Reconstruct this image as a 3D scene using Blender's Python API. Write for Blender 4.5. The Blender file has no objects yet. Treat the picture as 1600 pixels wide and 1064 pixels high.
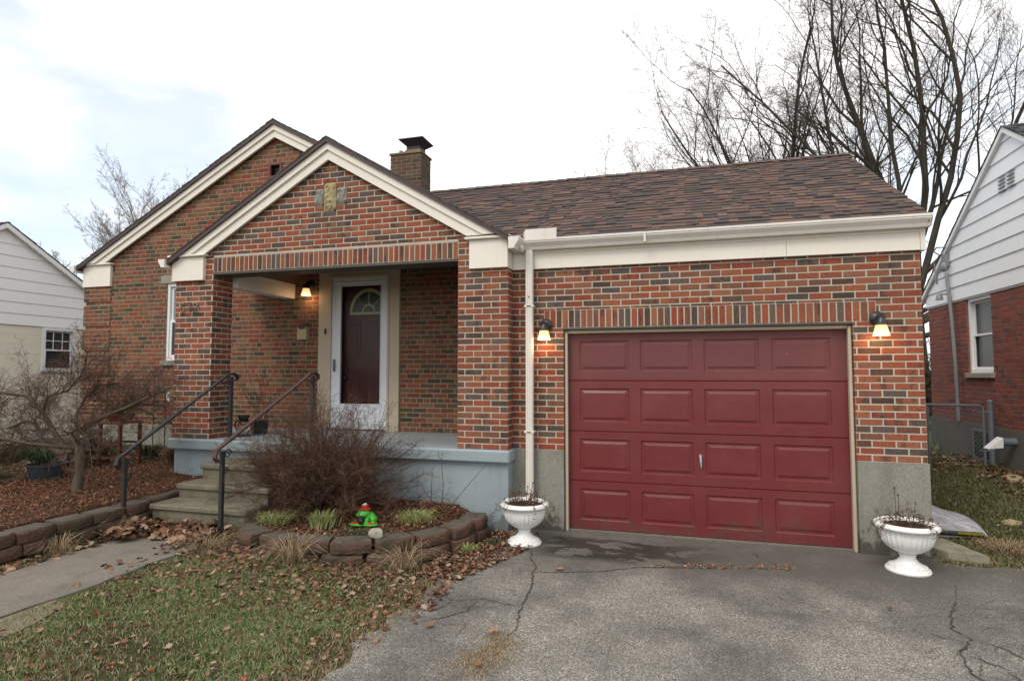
import bpy, math, random
import numpy as np
from mathutils import Vector, Matrix
random.seed(7); RNG = np.random.default_rng(7)
sc = bpy.context.scene
COL = sc.collection
R = math.radians
# ------------------------------------------------------------------ materials
MATS = {}
class NT:
    """small helper around one node tree"""
    def __init__(s, name, rough=.8, spec=.3, metal=0.):
        m = bpy.data.materials.new(name); m.use_nodes = True
        s.m = m; s.t = m.node_tree; s.b = s.t.nodes['Principled BSDF']
        s.b.inputs['Roughness'].default_value = rough
        s.b.inputs['Specular IOR Level'].default_value = spec
        s.b.inputs['Metallic'].default_value = metal
        s.co = s.n('ShaderNodeTexCoord').outputs['Object']
        MATS[name] = m
    def n(s, k, **kw):
        nd = s.t.nodes.new(k)
        for a, v in kw.items():
            if hasattr(nd, a): setattr(nd, a, v)
        return nd
    def link(s, a, b): s.t.links.new(a, b)
    def setin(s, nd, key, v):
        if hasattr(v, 'is_output') or isinstance(v, bpy.types.NodeSocket): s.link(v, nd.inputs[key])
        else: nd.inputs[key].default_value = v
    def mapping(s, scale=(1, 1, 1), loc=(0, 0, 0)):
        nd = s.n('ShaderNodeMapping'); s.link(s.co, nd.inputs['Vector'])
        nd.inputs['Scale'].default_value = scale; nd.inputs['Location'].default_value = loc
        return nd.outputs[0]
    def noise(s, scale, detail=4, rough=.55, vec=None, dist=0.):
        nd = s.n('ShaderNodeTexNoise'); s.link(vec or s.co, nd.inputs['Vector'])
        nd.inputs['Scale'].default_value = scale; nd.inputs['Detail'].default_value = detail
        nd.inputs['Roughness'].default_value = rough; nd.inputs['Distortion'].default_value = dist
        return nd.outputs['Fac']
    def voro(s, scale, vec=None, out='Distance', feature='F1'):
        nd = s.n('ShaderNodeTexVoronoi', feature=feature); s.link(vec or s.co, nd.inputs['Vector'])
        nd.inputs['Scale'].default_value = scale
        return nd.outputs[out]
    def ramp(s, fac, stops, const=False):
        nd = s.n('ShaderNodeValToRGB'); s.link(fac, nd.inputs[0]); cr = nd.color_ramp
        if const: cr.interpolation = 'CONSTANT'
        while len(cr.elements) < len(stops): cr.elements.new(.5)
        for e, (p, c) in zip(cr.elements, stops):
            e.position = p; e.color = (c, c, c, 1) if isinstance(c, (int, float)) else (*c, 1)
        return nd.outputs[0]
    def mix(s, fac, a, b, mode='MIX'):
        nd = s.n('ShaderNodeMix', data_type='RGBA', blend_type=mode)
        s.setin(nd, 0, fac)
        for k, v in ((6, a), (7, b)):
            if isinstance(v, tuple): v = (*v, 1)
            s.setin(nd, k, v)
        return nd.outputs[2]
    def math(s, op, a, b=0., c=None):
        nd = s.n('ShaderNodeMath', operation=op)
        s.setin(nd, 0, a); s.setin(nd, 1, b)
        if c is not None: s.setin(nd, 2, c)
        return nd.outputs[0]
    def rnd(s):
        return s.n('ShaderNodeNewGeometry').outputs['Random Per Island']
    def xyz(s, vec=None):
        nd = s.n('ShaderNodeSeparateXYZ'); s.link(vec or s.co, nd.inputs[0]); return nd.outputs
    def color(s, v): s.setin(s.b, 'Base Color', (*v, 1) if isinstance(v, tuple) else v); return s
    def rough(s, v): s.setin(s.b, 'Roughness', v); return s
    def bump(s, h, strength=.4, dist=.01):
        nd = s.n('ShaderNodeBump'); s.link(h, nd.inputs['Height'])
        nd.inputs['Strength'].default_value = strength; nd.inputs['Distance'].default_value = dist
        s.link(nd.outputs[0], s.b.inputs['Normal']); return s

def brick_mat(name, stops, streak=.55, dark=(.06, .045, .035), bs=.5):
    t = NT(name, .86, .2); r = t.rnd()
    base = t.ramp(r, stops, False)
    r2 = t.math('FRACT', t.math('MULTIPLY', r, 37.7))
    base = t.mix(t.math('MULTIPLY', r2, .35), base, t.mix(.5, base, (.42, .2, .12)))
    st = t.noise(9, 3, .6, t.mapping((1, 1, .5)))
    stm = t.ramp(st, [(.50, 0.), (.62, 1.)])
    on = t.math('GREATER_THAN', t.math('FRACT', t.math('MULTIPLY', r, 91.3)), streak)
    base = t.mix(t.math('MULTIPLY', t.math('MULTIPLY', stm, on), .8), base, dark)
    mot = t.noise(28, 5, .75)
    base = t.mix(t.ramp(mot, [(.35, .45), (.52, 0.)]), base, t.mix(.45, base, (.05, .035, .028)))
    base = t.mix(t.ramp(mot, [(.55, 0.), (.72, .3)]), base, t.mix(.5, base, (.40, .20, .12)))
    soil = t.ramp(t.noise(1.1, 6, .7), [(.52, 0.), (.72, .3)])
    base = t.mix(soil, base, (.07, .055, .045))
    fine = t.noise(120, 4, .7)
    base = t.mix(t.ramp(fine, [(.3, .35), (.6, 0.)]), base, t.mix(.5, base, (.03, .02, .015)))
    base = t.mix(t.ramp(t.noise(55, 2, .5), [(.6, 0.), (.75, .25)]), base, (.42, .36, .3))
    t.color(base).bump(t.noise(160, 5, .7), bs, .003)
def mortar_mat(name, c1, c2):
    t = NT(name, .95, .1)
    c = t.mix(t.noise(1.6, 5, .6), c1, c2)
    c = t.mix(t.ramp(t.noise(1.1, 6, .7), [(.50, 0.), (.72, .4)]), c, tuple(v * .45 for v in c1))
    c = t.mix(t.ramp(t.noise(9, 5, .7), [(.55, 0.), (.75, .4)]), c, tuple(v * .55 for v in c1))
    c = t.mix(t.ramp(t.noise(60, 3, .7), [(.35, .3), (.6, 0.)]), c, t.mix(.5, c, (.1, .08, .06)))
    t.color(c).bump(t.noise(220, 4, .7), .6, .003)
RED = (.29, .066, .032); RED2 = (.235, .050, .027); ORG = (.30, .095, .042); BRN = (.16, .062, .038); DRK = (.058, .040, .032); GRY = (.085, .072, .066)
brick_mat('brick_front', [(0, RED), (.26, RED2), (.46, ORG), (.60, (.21, .085, .05)), (.72, BRN), (.84, DRK), (.95, GRY)])
mortar_mat('mortar_light', (.55, .49, .405), (.46, .405, .33))
brick_mat('brick_main', [(0, (.23, .054, .028)), (.24, (.17, .043, .026)), (.40, (.22, .078, .038)), (.54, (.16, .076, .04)), (.64, (.115, .088, .042)), (.74, (.045, .042, .026)), (.86, (.06, .052, .032)), (.95, (.21, .11, .06))], .7)
mortar_mat('mortar_tan', (.36, .295, .215), (.29, .23, .16))
brick_mat('brick_neighbor', [(0, (.25, .062, .046)), (.4, (.21, .054, .043)), (.75, (.18, .058, .05)), (.93, (.13, .06, .06))], .85, bs=.3)
mortar_mat('mortar_neighbor', (.38, .28, .235), (.30, .22, .19))
brick_mat('brick_chimney', [(0, (.12, .045, .035)), (.2, (.085, .05, .035)), (.4, (.035, .03, .026)), (.8, (.10, .075, .045))], .4)
mortar_mat('mortar_sooty', (.30, .25, .19), (.2, .17, .13))

def paint(name, c, c2=None, rough=.5, spec=.4, dirt=.25, sc_=1.5):
    t = NT(name, rough, spec)
    c2 = c2 or tuple(x * .8 for x in c)
    a = t.mix(t.ramp(t.noise(sc_, 6, .65), [(.35, 0.), (.7, 1.)]), c, c2)
    v = t.noise(6, 5, .7, t.mapping((3, 3, .35)))
    a = t.mix(t.ramp(v, [(.5, 0.), (.8, dirt)]), a, tuple(x * .45 for x in c))
    t.color(a).bump(t.noise(35, 4, .6), .12, .003)
    return t
paint('trim_cream', (.78, .73, .645), (.75, .695, .605), dirt=.12)
paint('gutter_white', (.77, .735, .68), (.68, .63, .56), .4, .4, .3)
paint('casing_tan', (.50, .42, .31), (.46, .385, .285), dirt=.1)
paint('storm_white', (.68, .70, .74), (.64, .66, .70), .35, .4, .08)
paint('white_vinyl', (.78, .78, .78), (.72, .72, .71), .4, .4, .1)
paint('siding_white', (.78, .80, .82), (.74, .76, .78), .5, .3, .1)
paint('siding_left', (.84, .84, .82), (.81, .81, .79), .5, .3, .06)
paint('cream_wall', (.76, .70, .58), (.72, .66, .545), .8, .2, .1)
paint('brown_metal', (.062, .040, .036), (.050, .034, .032), .5, .4, .1)
paint('grey_metal', (.22, .23, .24), (.16, .17, .18), .5, .5, .3)
paint('galvanised', (.14, .16, .18), (.10, .115, .13), .45, .5, .3)
paint('black_iron', (.022, .024, .024), (.04, .032, .028), .5, .4, .2)
paint('dark_bronze', (.016, .02, .022), (.022, .022, .022), .35, .5, .1)
paint('vent_red', (.16, .04, .04), rough=.6)
paint('brass_pale', (.46, .40, .20), (.38, .34, .18), .35, .5, .2)
paint('terracotta_red', (.25, .045, .025), rough=.5)
paint('tub_blue', (.05, .07, .09), rough=.4)
paint('dark_wood', (.045, .022, .016), (.03, .018, .014), .6, .3, .2)
paint('red_wood', (.11, .030, .020), (.07, .022, .016), .6, .3, .2)
paint('number_metal', (.26, .235, .175), (.10, .085, .065), .5, .4, .4, 30)
paint('stone_tan', (.40, .33, .19), (.30, .25, .15), .9, .1, .2, 18)
paint('stone_grey', (.30, .29, .25), (.22, .215, .19), .9, .1, .2, 18)
paint('lime_lintel', (.30, .28, .24), rough=.9)
paint('clay_flue', (.36, .20, .12), (.3, .17, .11), .9, .1, .3)
paint('cap_mortar', (.24, .19, .12), (.15, .13, .09), .9, .1, .4, 8)
paint('soffit_dark', (.09, .075, .062), rough=.7)
t = NT('rust_rail', .75, .25); t.color(t.mix(t.ramp(t.noise(14, 5, .7), [(.35, 0.), (.65, 1.)]), (.095, .050, .040), (.05, .036, .033))).bump(t.noise(90), .4, .003)
# burgundy garage door: glossy paint, the top section weathered
t = NT('door_burgundy', .33, .5)
a = t.mix(t.noise(.9, 4, .6), (.158, .026, .029), (.135, .022, .025))
z = t.xyz()[2]
top = t.ramp(t.math('MULTIPLY', z, .4), [(.655, 0.), (.665, 1.)])
fl = t.ramp(t.noise(40, 6, .75), [(.42, 0.), (.62, 1.)])
a = t.mix(t.math('MULTIPLY', top, t.math('ADD', t.math('MULTIPLY', fl, .5), .15)), a, (.115, .055, .050))
a = t.mix(t.ramp(t.noise(7, 6, .7, t.mapping((1, 1, .3))), [(.62, 0.), (.8, .35)]), a, (.10, .03, .03))
dz = t.math('SUBTRACT', t.noise(4.5, 7, .75, t.mapping((1, 1, 1.4))), t.math('MULTIPLY', z, .55))
a = t.mix(t.ramp(dz, [(.42, 0.), (.50, .5)]), a, (.085, .05, .042))
a = t.mix(t.ramp(t.noise(16, 3, .5, t.mapping((1.6, 1, .55), (5, 2, 1))), [(.775, 0.), (.79, .6)]), a, (.34, .16, .15))
a = t.mix(t.ramp(t.noise(1.6, 6, .7), [(.45, 0.), (.7, .3)]), a, (.21, .062, .058))
t.color(a); t.rough(t.mix(top, t.ramp(t.noise(5, 5, .7), [(.3, .20), (.7, .34)]), (.62, .62, .62)))
t.bump(t.noise(30, 4, .6), .10, .002)
t = NT('door_red', .35, .4); t.color(t.mix(t.noise(4), (.085, .016, .018), (.06, .013, .014)))
# glass
t = NT('glass', .04, .5); t.b.inputs['Transmission Weight'].default_value = 1.; t.b.inputs['IOR'].default_value = 1.1
t.color((.85, .9, .9))
t = NT('dark_pane', .22, .3); t.color(t.mix(t.noise(2.5, 3), (.022, .027, .030), (.042, .048, .052)))
t = NT('lace_curtain', .8, .2); t.color(t.mix(t.ramp(t.noise(60, 5, .8), [(.45, 0.), (.55, 1.)]), (.34, .37, .40), (.20, .23, .26)))
t = NT('lamp_glow', .5, .3); t.color((.8, .5, .25))
gz = t.xyz()[2]
t.setin(t.b, 'Emission Color', t.ramp(t.math('ADD', t.math('MULTIPLY', gz, 8.), .9), [(0., (1., .50, .20)), (.45, (1., .78, .50)), (1., (1., .42, .14))]))
t.b.inputs['Emission Strength'].default_value = 1.35
# concrete family
def concrete(name, c1, c2, c3, moss=0., speck=.5):
    t = NT(name, .93, .15)
    a = t.mix(t.ramp(t.noise(1.3, 7, .7), [(.3, 0.), (.7, 1.)]), c1, c2)
    a = t.mix(t.ramp(t.noise(3.5, 6, .7, t.mapping((1.3, 1.3, .5))), [(.5, 0.), (.75, .75)]), a, c3)
    a = t.mix(t.ramp(t.voro(170), [(.12, speck), (.3, 0.)]), a, tuple(min(1, x * 1.7) for x in c1))
    gr = t.noise(62, 5, .85)
    a = t.mix(t.ramp(gr, [(.36, .6), (.5, 0.)]), a, tuple(x * .45 for x in c2))
    a = t.mix(t.ramp(gr, [(.56, 0.), (.66, .5)]), a, tuple(min(1, x * 1.6) for x in c1))
    if moss: a = t.mix(t.ramp(t.noise(5, 6, .7), [(.5, 0.), (.68, moss)]), a, (.045, .05, .02))
    t.color(a).bump(t.noise(70, 6, .75), .5, .006)
concrete('foundation', (.27, .262, .225), (.235, .225, .19), (.12, .115, .095))
concrete('steps_concrete', (.20, .18, .135), (.155, .14, .10), (.075, .07, .05), .5)
concrete('walk_concrete', (.225, .198, .163), (.15, .133, .11), (.10, .086, .068), .0, .8)
concrete('slab_stone', (.30, .285, .21), (.24, .225, .165), (.14, .13, .09), .2)
concrete('nb_foundation', (.155, .15, .13), (.13, .125, .11), (.10, .10, .085))
concrete('nb_left_base', (.42, .37, .30), (.36, .32, .26), (.25, .22, .18))
concrete('pale_rock', (.40, .37, .30), (.33, .31, .25), (.22, .2, .16), .15)
concrete('edging_block', (.135, .072, .052), (.075, .052, .042), (.038, .034, .026), .75, .6)
concrete('edging_top', (.135, .115, .095), (.085, .073, .06), (.04, .038, .028), .7, .8)
def stained(name, col):
    m = MATS[name]; nt = m.node_tree; b = nt.nodes['Principled BSDF']; old = b.inputs['Base Color'].links[0].from_socket
    t = NT.__new__(NT); t.m = m; t.t = nt; t.b = b; t.co = [n for n in nt.nodes if n.type == 'TEX_COORD'][0].outputs['Object']
    x, y, z = t.xyz()
    n1 = t.noise(2.6, 7, .72, t.mapping((1, 1, .8), (2.2, 0, .3)))
    thr = t.math('SUBTRACT', n1, t.math('MULTIPLY', z, .42))
    f = t.ramp(thr, [(.40, 0.), (.47, .85)])
    c = t.mix(f, old, col)
    run = t.noise(7, 6, .7, t.mapping((2.4, 2.4, .22), (1, 1, 0)))
    c = t.mix(t.ramp(run, [(.56, 0.), (.70, .5)]), c, tuple(v * 1.6 for v in col)); t.color(c)
stained('foundation', (.062, .058, .045))
t = NT('slab_blue', .6, .3)
a = t.mix(t.ramp(t.noise(1.1, 6, .65), [(.35, 0.), (.65, 1.)]), (.245, .30, .325), (.30, .355, .375))
a = t.mix(t.ramp(t.noise(22, 5, .8), [(.62, 0.), (.75, .5)]), a, (.17, .19, .185))
a = t.mix(t.ramp(t.noise(3, 6, .7, t.mapping((1, 1, 2.5))), [(.62, 0.), (.75, .5)]), a, (.40, .44, .45))
t.color(a).bump(t.noise(14, 5, .6), .35, .008)
stained('slab_blue', (.13, .145, .14))
t = NT('porch_floor', .4, .4)
t.color(t.mix(t.ramp(t.noise(2, 6, .7), [(.35, 0.), (.65, 1.)]), (.24, .28, .30), (.29, .33, .345))).bump(t.noise(30), .15, .003)
# asphalt with aggregate, stains, the damp dark zone at the door and a worn light middle
t = NT('asphalt', .9, .25)
x, y, z = t.xyz()
ag = t.voro(150, out='Color'); ags = t.n('ShaderNodeSeparateColor'); t.link(ag, ags.inputs[0])
a = t.ramp(ags.outputs[0], [(0., (.155, .143, .123)), (.45, (.26, .243, .213)), (.8, (.38, .357, .318)), (1., (.64, .61, .55))])
a = t.mix(t.ramp(t.voro(150), [(.42, 0.), (.75, .6)]), a, (.075, .069, .06))
a = t.mix(t.ramp(t.noise(.75, 6, .62), [(.42, 0.), (.56, .85)]), a, t.mix(.62, a, (.055, .052, .046)))
a = t.mix(t.ramp(t.noise(1.9, 6, .65, t.mapping((1, 1, 1), (7, 3, 0))), [(.46, 0.), (.60, .6)]), a, t.mix(.5, a, (.06, .055, .047)))
a = t.mix(t.ramp(t.noise(5.5, 6, .7), [(.55, 0.), (.72, .5)]), a, t.mix(.5, a, (.05, .045, .038)))
a = t.mix(t.ramp(t.noise(2.2, 5, .6), [(.55, 0.), (.8, .4)]), a, (.20, .175, .135))
ny = t.math('ADD', y, t.math('MULTIPLY', t.math('SUBTRACT', t.noise(2.0, 5, .65), .5), .5))
smooth = t.ramp(t.math('ADD', t.math('MULTIPLY', ny, .5), 1.), [(.30, 0.), (.62, 1.)])     # smoother, darker apron strip at the door
a = t.mix(t.math('MULTIPLY', smooth, .66), a, (.105, .097, .083))
wx = t.ramp(t.math('ADD', t.math('MULTIPLY', x, .25), .5), [(.12, 0.), (.2, 1.), (.42, 1.), (.62, 0.)])
wn = t.ramp(t.noise(3.6, 6, .65, t.mapping((.7, 1.6, 1), (3.1, .4, 0))), [(.455, 0.), (.49, 1.)])
wy = t.ramp(t.math('ADD', t.math('MULTIPLY', y, .5), 1.), [(.52, 0.), (.60, 1.), (.87, 1.), (.93, 0.)])
wet = t.math('MULTIPLY', t.math('MULTIPLY', wx, wn), wy)
a = t.mix(t.math('MULTIPLY', wet, .8), a, (.022, .020, .016))
t.color(a).bump(t.voro(150), .7, .006)
t.rough(t.mix(wet, (.9, .9, .9), (.55, .55, .55)))
t = NT('crack_dark', .95, .1); t.color(t.mix(t.noise(30), (.045, .04, .034), (.09, .08, .065)))
t = NT('soil', .95, .1)
a = t.ramp(t.noise(7, 8, .75), [(.3, (.035, .022, .014)), (.6, (.075, .048, .030)), (.8, (.13, .09, .055))])
t.color(a).bump(t.noise(40, 6, .8), 1., .02)
t = NT('lawn_soil', .95, .1)
a = t.ramp(t.noise(5, 8, .75), [(.3, (.050, .047, .022)), (.55, (.075, .075, .035)), (.8, (.15, .125, .07))])
t.color(a).bump(t.noise(50, 6, .8), 1., .02)
t = NT('sand_dirt', .95, .1)
t.color(t.ramp(t.noise(14, 7, .75), [(.3, (.13, .105, .075)), (.7, (.27, .225, .165))])).bump(t.noise(60), .8, .01)
def island(name, stops, rough=.8, spec=.15, trans=0., const=False):
    t = NT(name, rough, spec); a = t.ramp(t.rnd(), stops, const)
    a = t.mix(t.ramp(t.noise(80, 3, .6), [(.3, .3), (.7, 0.)]), a, t.mix(.5, a, (.02, .015, .01)))
    t.color(a)
    if trans: t.b.inputs['Subsurface Weight'].default_value = 0
island('grass_blades', [(0, (.055, .13, .032)), (.3, (.09, .19, .05)), (.55, (.14, .235, .07)), (.66, (.25, .25, .12)), (.82, (.40, .34, .20)), (1, (.50, .42, .26))])
island('grass_dull', [(0, (.065, .095, .03)), (.35, (.105, .135, .048)), (.6, (.19, .165, .08)), (1, (.32, .26, .15))])
island('straw', [(0, (.20, .145, .08)), (.5, (.34, .25, .15)), (1, (.46, .36, .23))])
island('fallen_leaf', [(0, (.09, .038, .022)), (.2, (.165, .07, .04)), (.45, (.24, .11, .06)), (.65, (.30, .17, .105)), (.85, (.36, .25, .165)), (1, (.13, .065, .04))])
island('leaf_litter_mat', [(0, (.06, .030, .018)), (.3, (.12, .055, .033)), (.6, (.19, .095, .055)), (.85, (.29, .185, .12)), (1, (.38, .28, .2))])
island('mulch_flakes', [(0, (.10, .040, .022)), (.35, (.24, .082, .040)), (.7, (.33, .125, .062)), (.9, (.33, .19, .12)), (1, (.42, .34, .24))])
island('sprout', [(0, (.16, .24, .05)), (.5, (.30, .36, .11)), (.8, (.45, .44, .22)), (1, (.58, .52, .32))])
island('creeping_green', [(0, (.03, .055, .025)), (.5, (.06, .095, .04)), (1, (.12, .13, .07))])
island('strap_leaf', [(0, (.03, .08, .04)), (.6, (.06, .13, .06)), (1, (.15, .18, .08))])
island('dry_plant', [(0, (.06, .035, .024)), (.5, (.12, .075, .05)), (1, (.2, .14, .09))])
island('barberry_twig', [(0, (.06, .032, .022)), (.5, (.11, .058, .038)), (.85, (.17, .095, .065)), (1, (.26, .20, .15))])
island('maple_twig', [(0, (.06, .035, .026)), (.5, (.11, .062, .045)), (1, (.18, .125, .09))])
island('hedge_brown', [(0, (.03, .028, .016)), (.5, (.06, .05, .03)), (1, (.11, .09, .055))])
def bark(name, c1, c2, c3):
    t = NT(name, .95, .1)
    a = t.mix(t.ramp(t.noise(9, 6, .7, t.mapping((1, 1, .25))), [(.35, 0.), (.65, 1.)]), c1, c2)
    a = t.mix(t.ramp(t.noise(2.2, 4, .6), [(.5, 0.), (.7, .7)]), a, c3)
    t.color(a).bump(t.noise(25, 6, .7, t.mapping((1, 1, .3))), .6, .02)
bark('bark_grey', (.052, .045, .036), (.085, .074, .06), (.052, .056, .038))
bark('bark_far_hazed', (.26, .225, .20), (.32, .285, .255), (.28, .25, .23))  # backlit haze on the distant trees is put into this pale bark colour
bark('bark_maple', (.075, .062, .042), (.12, .10, .075), (.09, .085, .045))
t = NT('shingle', .92, .15); r = t.rnd()
a = t.ramp(r, [(0, (.070, .060, .058)), (.16, (.085, .072, .068)), (.32, (.108, .077, .068)), (.54, (.128, .085, .072)), (.74, (.155, .098, .080)), (.90, (.185, .115, .092))], True)
a = t.mix(t.ramp(t.noise(1.2, 3), [(.3, 0.), (.7, .35)]), a, (.075, .055, .05))
a = t.mix(t.ramp(t.noise(240, 2, .8), [(.4, .35), (.6, 0.)]), a, t.mix(.5, a, (.02, .018, .018)))
t.color(a).bump(t.noise(300, 3, .8), .5, .003)
t = NT('ceiling_wood', .6, .3)
t.color(t.mix(t.noise(3, 5, .6, t.mapping((12, 1, 1))), (.10, .048, .022), (.15, .075, .035)))
t = NT('urn_white', .45, .4)
a = t.mix(t.ramp(t.noise(6, 6, .7), [(.5, 0.), (.75, .4)]), (.80, .80, .78), (.60, .58, .52))
a = t.mix(t.math('MULTIPLY', t.ramp(t.xyz()[2], [(.0, 1.), (.18, 0.)]), t.ramp(t.noise(38, 5, .8), [(.56, .0), (.64, .7)])), a, (.30, .27, .20))
t.color(a)
for nm, c in (('frog_green', (.06, .42, .04)), ('frog_red', (.52, .035, .02)), ('frog_black', (.008, .01, .013)), ('flag_white', (.7, .7, .68)), ('flag_red', (.35, .02, .02)), ('yellow_print', (.22, .21, .01)), ('bag_dark', (.02, .02, .02))):
    t = NT(nm, .35, .4); t.color(t.mix(t.noise(20, 4), c, tuple(x * .72 for x in c)))
t = NT('bag_plastic', .32, .5)
t.color(t.mix(t.ramp(t.noise(9, 5, .7, t.mapping((1, 5, 3))), [(.42, 0.), (.62, 1.)]), (.46, .45, .47), (.26, .25, .27))).bump(t.noise(14, 5, .7, t.mapping((1, 5, 3))), .8, .02)
t = NT('snow_patch', .5, .3); t.color((.8, .82, .84))
M = MATS

# ------------------------------------------------------------------ mesh building
class MB:
    def __init__(s): s.v = []; s.f = []; s.mi = []
    def add(s, vs, fs, mi=0):
        o = len(s.v); s.v.extend(tuple(map(float, p)) for p in vs)
        for f in fs: s.f.append(tuple(i + o for i in f)); s.mi.append(mi)
        return s
    def quad(s, a, b, c, d, mi=0): return s.add([a, b, c, d], [(0, 1, 2, 3)], mi)
    def box(s, x0, y0, z0, x1, y1, z1, mi=0, bev=.0):
        if x0 > x1: x0, x1 = x1, x0
        if y0 > y1: y0, y1 = y1, y0
        if z0 > z1: z0, z1 = z1, z0
        if bev <= 0:
            vs = [(x, y, z) for z in (z0, z1) for y in (y0, y1) for x in (x0, x1)]
            return s.add(vs, [(0, 2, 3, 1), (4, 5, 7, 6), (0, 1, 5, 4), (2, 6, 7, 3), (0, 4, 6, 2), (1, 3, 7, 5)], mi)
        b = min(bev, (x1 - x0) * .45, (y1 - y0) * .45, (z1 - z0) * .45)
        vs = []; fs = []
        for iz, zz in enumerate((z0, z1)):
            for iy, yy in enumerate((y0, y1)):
                for ix, xx in enumerate((x0, x1)):
                    sx, sy, sz = (1 - 2 * ix), (1 - 2 * iy), (1 - 2 * iz)
                    vs += [(xx + sx * b, yy + sy * b, zz), (xx + sx * b, yy, zz + sz * b), (xx, yy + sy * b, zz + sz * b)]
        c = lambda ix, iy, iz: (iz * 4 + iy * 2 + ix) * 3
        P = c
        fs += [(P(0,0,0), P(0,1,0), P(1,1,0), P(1,0,0)), (P(0,0,1), P(1,0,1), P(1,1,1), P(0,1,1)),
               (P(0,0,0)+1, P(1,0,0)+1, P(1,0,1)+1, P(0,0,1)+1), (P(0,1,0)+1, P(0,1,1)+1, P(1,1,1)+1, P(1,1,0)+1),
               (P(0,0,0)+2, P(0,0,1)+2, P(0,1,1)+2, P(0,1,0)+2), (P(1,0,0)+2, P(1,1,0)+2, P(1,1,1)+2, P(1,0,1)+2)]
        for iy in (0, 1):
            for iz in (0, 1): fs.append((P(0,iy,iz), P(1,iy,iz), P(1,iy,iz)+1, P(0,iy,iz)+1))
        for ix in (0, 1):
            for iz in (0, 1): fs.append((P(ix,0,iz), P(ix,1,iz), P(ix,1,iz)+2, P(ix,0,iz)+2))
        for ix in (0, 1):
            for iy in (0, 1): fs.append((P(ix,iy,0)+1, P(ix,iy,1)+1, P(ix,iy,1)+2, P(ix,iy,0)+2))
        for i in range(8): fs.append((i*3, i*3+1, i*3+2))
        return s.add(vs, fs, mi)
    def prism(s, poly, a, b, mi=0):
        """poly: 3-D outline at one end; a->b is the extrusion vector"""
        d = Vector(b) - Vector(a); n = len(poly)
        vs = [Vector(p) for p in poly] + [Vector(p) + d for p in poly]
        fs = [tuple(range(n))[::-1], tuple(range(n, 2 * n))] + [(i, (i + 1) % n, n + (i + 1) % n, n + i) for i in range(n)]
        return s.add(vs, fs, mi)
    def tube(s, pts, rad, sides=8, mi=0, cap=True, square=None):
        pts = [Vector(p) for p in pts]; n = len(pts)
        if not hasattr(rad, '__len__'): rad = [rad] * n
        vs = []; prev = None
        for i, p in enumerate(pts):
            d = (pts[min(i + 1, n - 1)] - pts[max(i - 1, 0)]).normalized()
            up = Vector((0, 0, 1)) if abs(d.z) < .95 else Vector((1, 0, 0))
            a = d.cross(up).normalized() if prev is None else (prev - d * prev.dot(d)).normalized()
            prev = a; b = d.cross(a)
            for k in range(sides):
                an = 2 * math.pi * (k + (.5 if square else 0)) / sides
                ra, rb = (rad[i], rad[i]) if not square else (square[0] * 1.414, square[1] * 1.414)
                vs.append(p + a * math.cos(an) * ra + b * math.sin(an) * rb)
        fs = [(i * sides + k, i * sides + (k + 1) % sides, (i + 1) * sides + (k + 1) % sides, (i + 1) * sides + k) for i in range(n - 1) for k in range(sides)]
        if cap: fs += [tuple(range(sides))[::-1], tuple(range((n - 1) * sides, n * sides))]
        return s.add(vs, fs, mi)
    def lathe(s, c, prof, seg=32, mi=0, flute=None, axis=None):
        vs = []; n = len(prof)
        for j, (r, z) in enumerate(prof):
            for k in range(seg):
                an = 2 * math.pi * k / seg; rr = r
                if flute and flute[0] <= j <= flute[1]: rr = r * (1 + flute[3] * abs(math.sin(an * flute[2] / 2)))
                q = Vector((rr * math.cos(an), rr * math.sin(an), z))
                if axis is not None: q = axis @ q
                vs.append(Vector(c) + q)
        fs = [(j * seg + k, j * seg + (k + 1) % seg, (j + 1) * seg + (k + 1) % seg, (j + 1) * seg + k) for j in range(n - 1) for k in range(seg)]
        return s.add(vs, fs, mi)
    def ball(s, c, r, seg=16, rings=10, mi=0, rot=None):
        r = r if hasattr(r, '__len__') else (r, r, r)
        vs = []
        for j in range(rings + 1):
            ph = math.pi * j / rings
            for k in range(seg):
                an = 2 * math.pi * k / seg
                q = Vector((r[0] * math.sin(ph) * math.cos(an), r[1] * math.sin(ph) * math.sin(an), -r[2] * math.cos(ph)))
                if rot: q = rot @ q
                vs.append(Vector(c) + q)
        fs = [(j * seg + k, j * seg + (k + 1) % seg, (j + 1) * seg + (k + 1) % seg, (j + 1) * seg + k) for j in range(rings) for k in range(seg)]
        return s.add(vs, fs, mi)
    def build(s, name, mats, parent=None, smooth=False, base=None, shift=(0, 0, 0)):
        """world coordinates in; origin at base (or at the parent's origin)"""
        if isinstance(mats, str): mats = [mats]
        if parent is not None: base = worldloc(parent)
        base = Vector(base) if base is not None else Vector((0, 0, 0))
        me = bpy.data.meshes.new(name)
        me.from_pydata([tuple(Vector(p) - base) for p in s.v], [], s.f)
        for m in mats: me.materials.append(M[m])
        if len(mats) > 1: me.polygons.foreach_set('material_index', s.mi)
        if smooth:
            me.polygons.foreach_set('use_smooth', [True] * len(s.f))
            try: me.set_sharp_from_angle(angle=R(40))
            except Exception: pass
        me.update()
        o = bpy.data.objects.new(name, me); COL.objects.link(o)
        if parent is not None: o.parent = parent
        else: o.location = base
        return o
def worldloc(o):
    v = Vector((0, 0, 0))
    while o is not None: v += o.location; o = o.parent
    return v
def tag(o, label=None, cat=None, group=None, kind=None):
    if label: o['label'] = label
    if cat: o['category'] = cat
    if group: o['group'] = group
    if kind: o['kind'] = kind
    return o
def thing(name, label, cat, loc=(0, 0, 0), group=None):
    o = bpy.data.objects.new(name, None); COL.objects.link(o); o.location = loc
    o.empty_display_size = .1
    return tag(o, label, cat, group)
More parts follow.
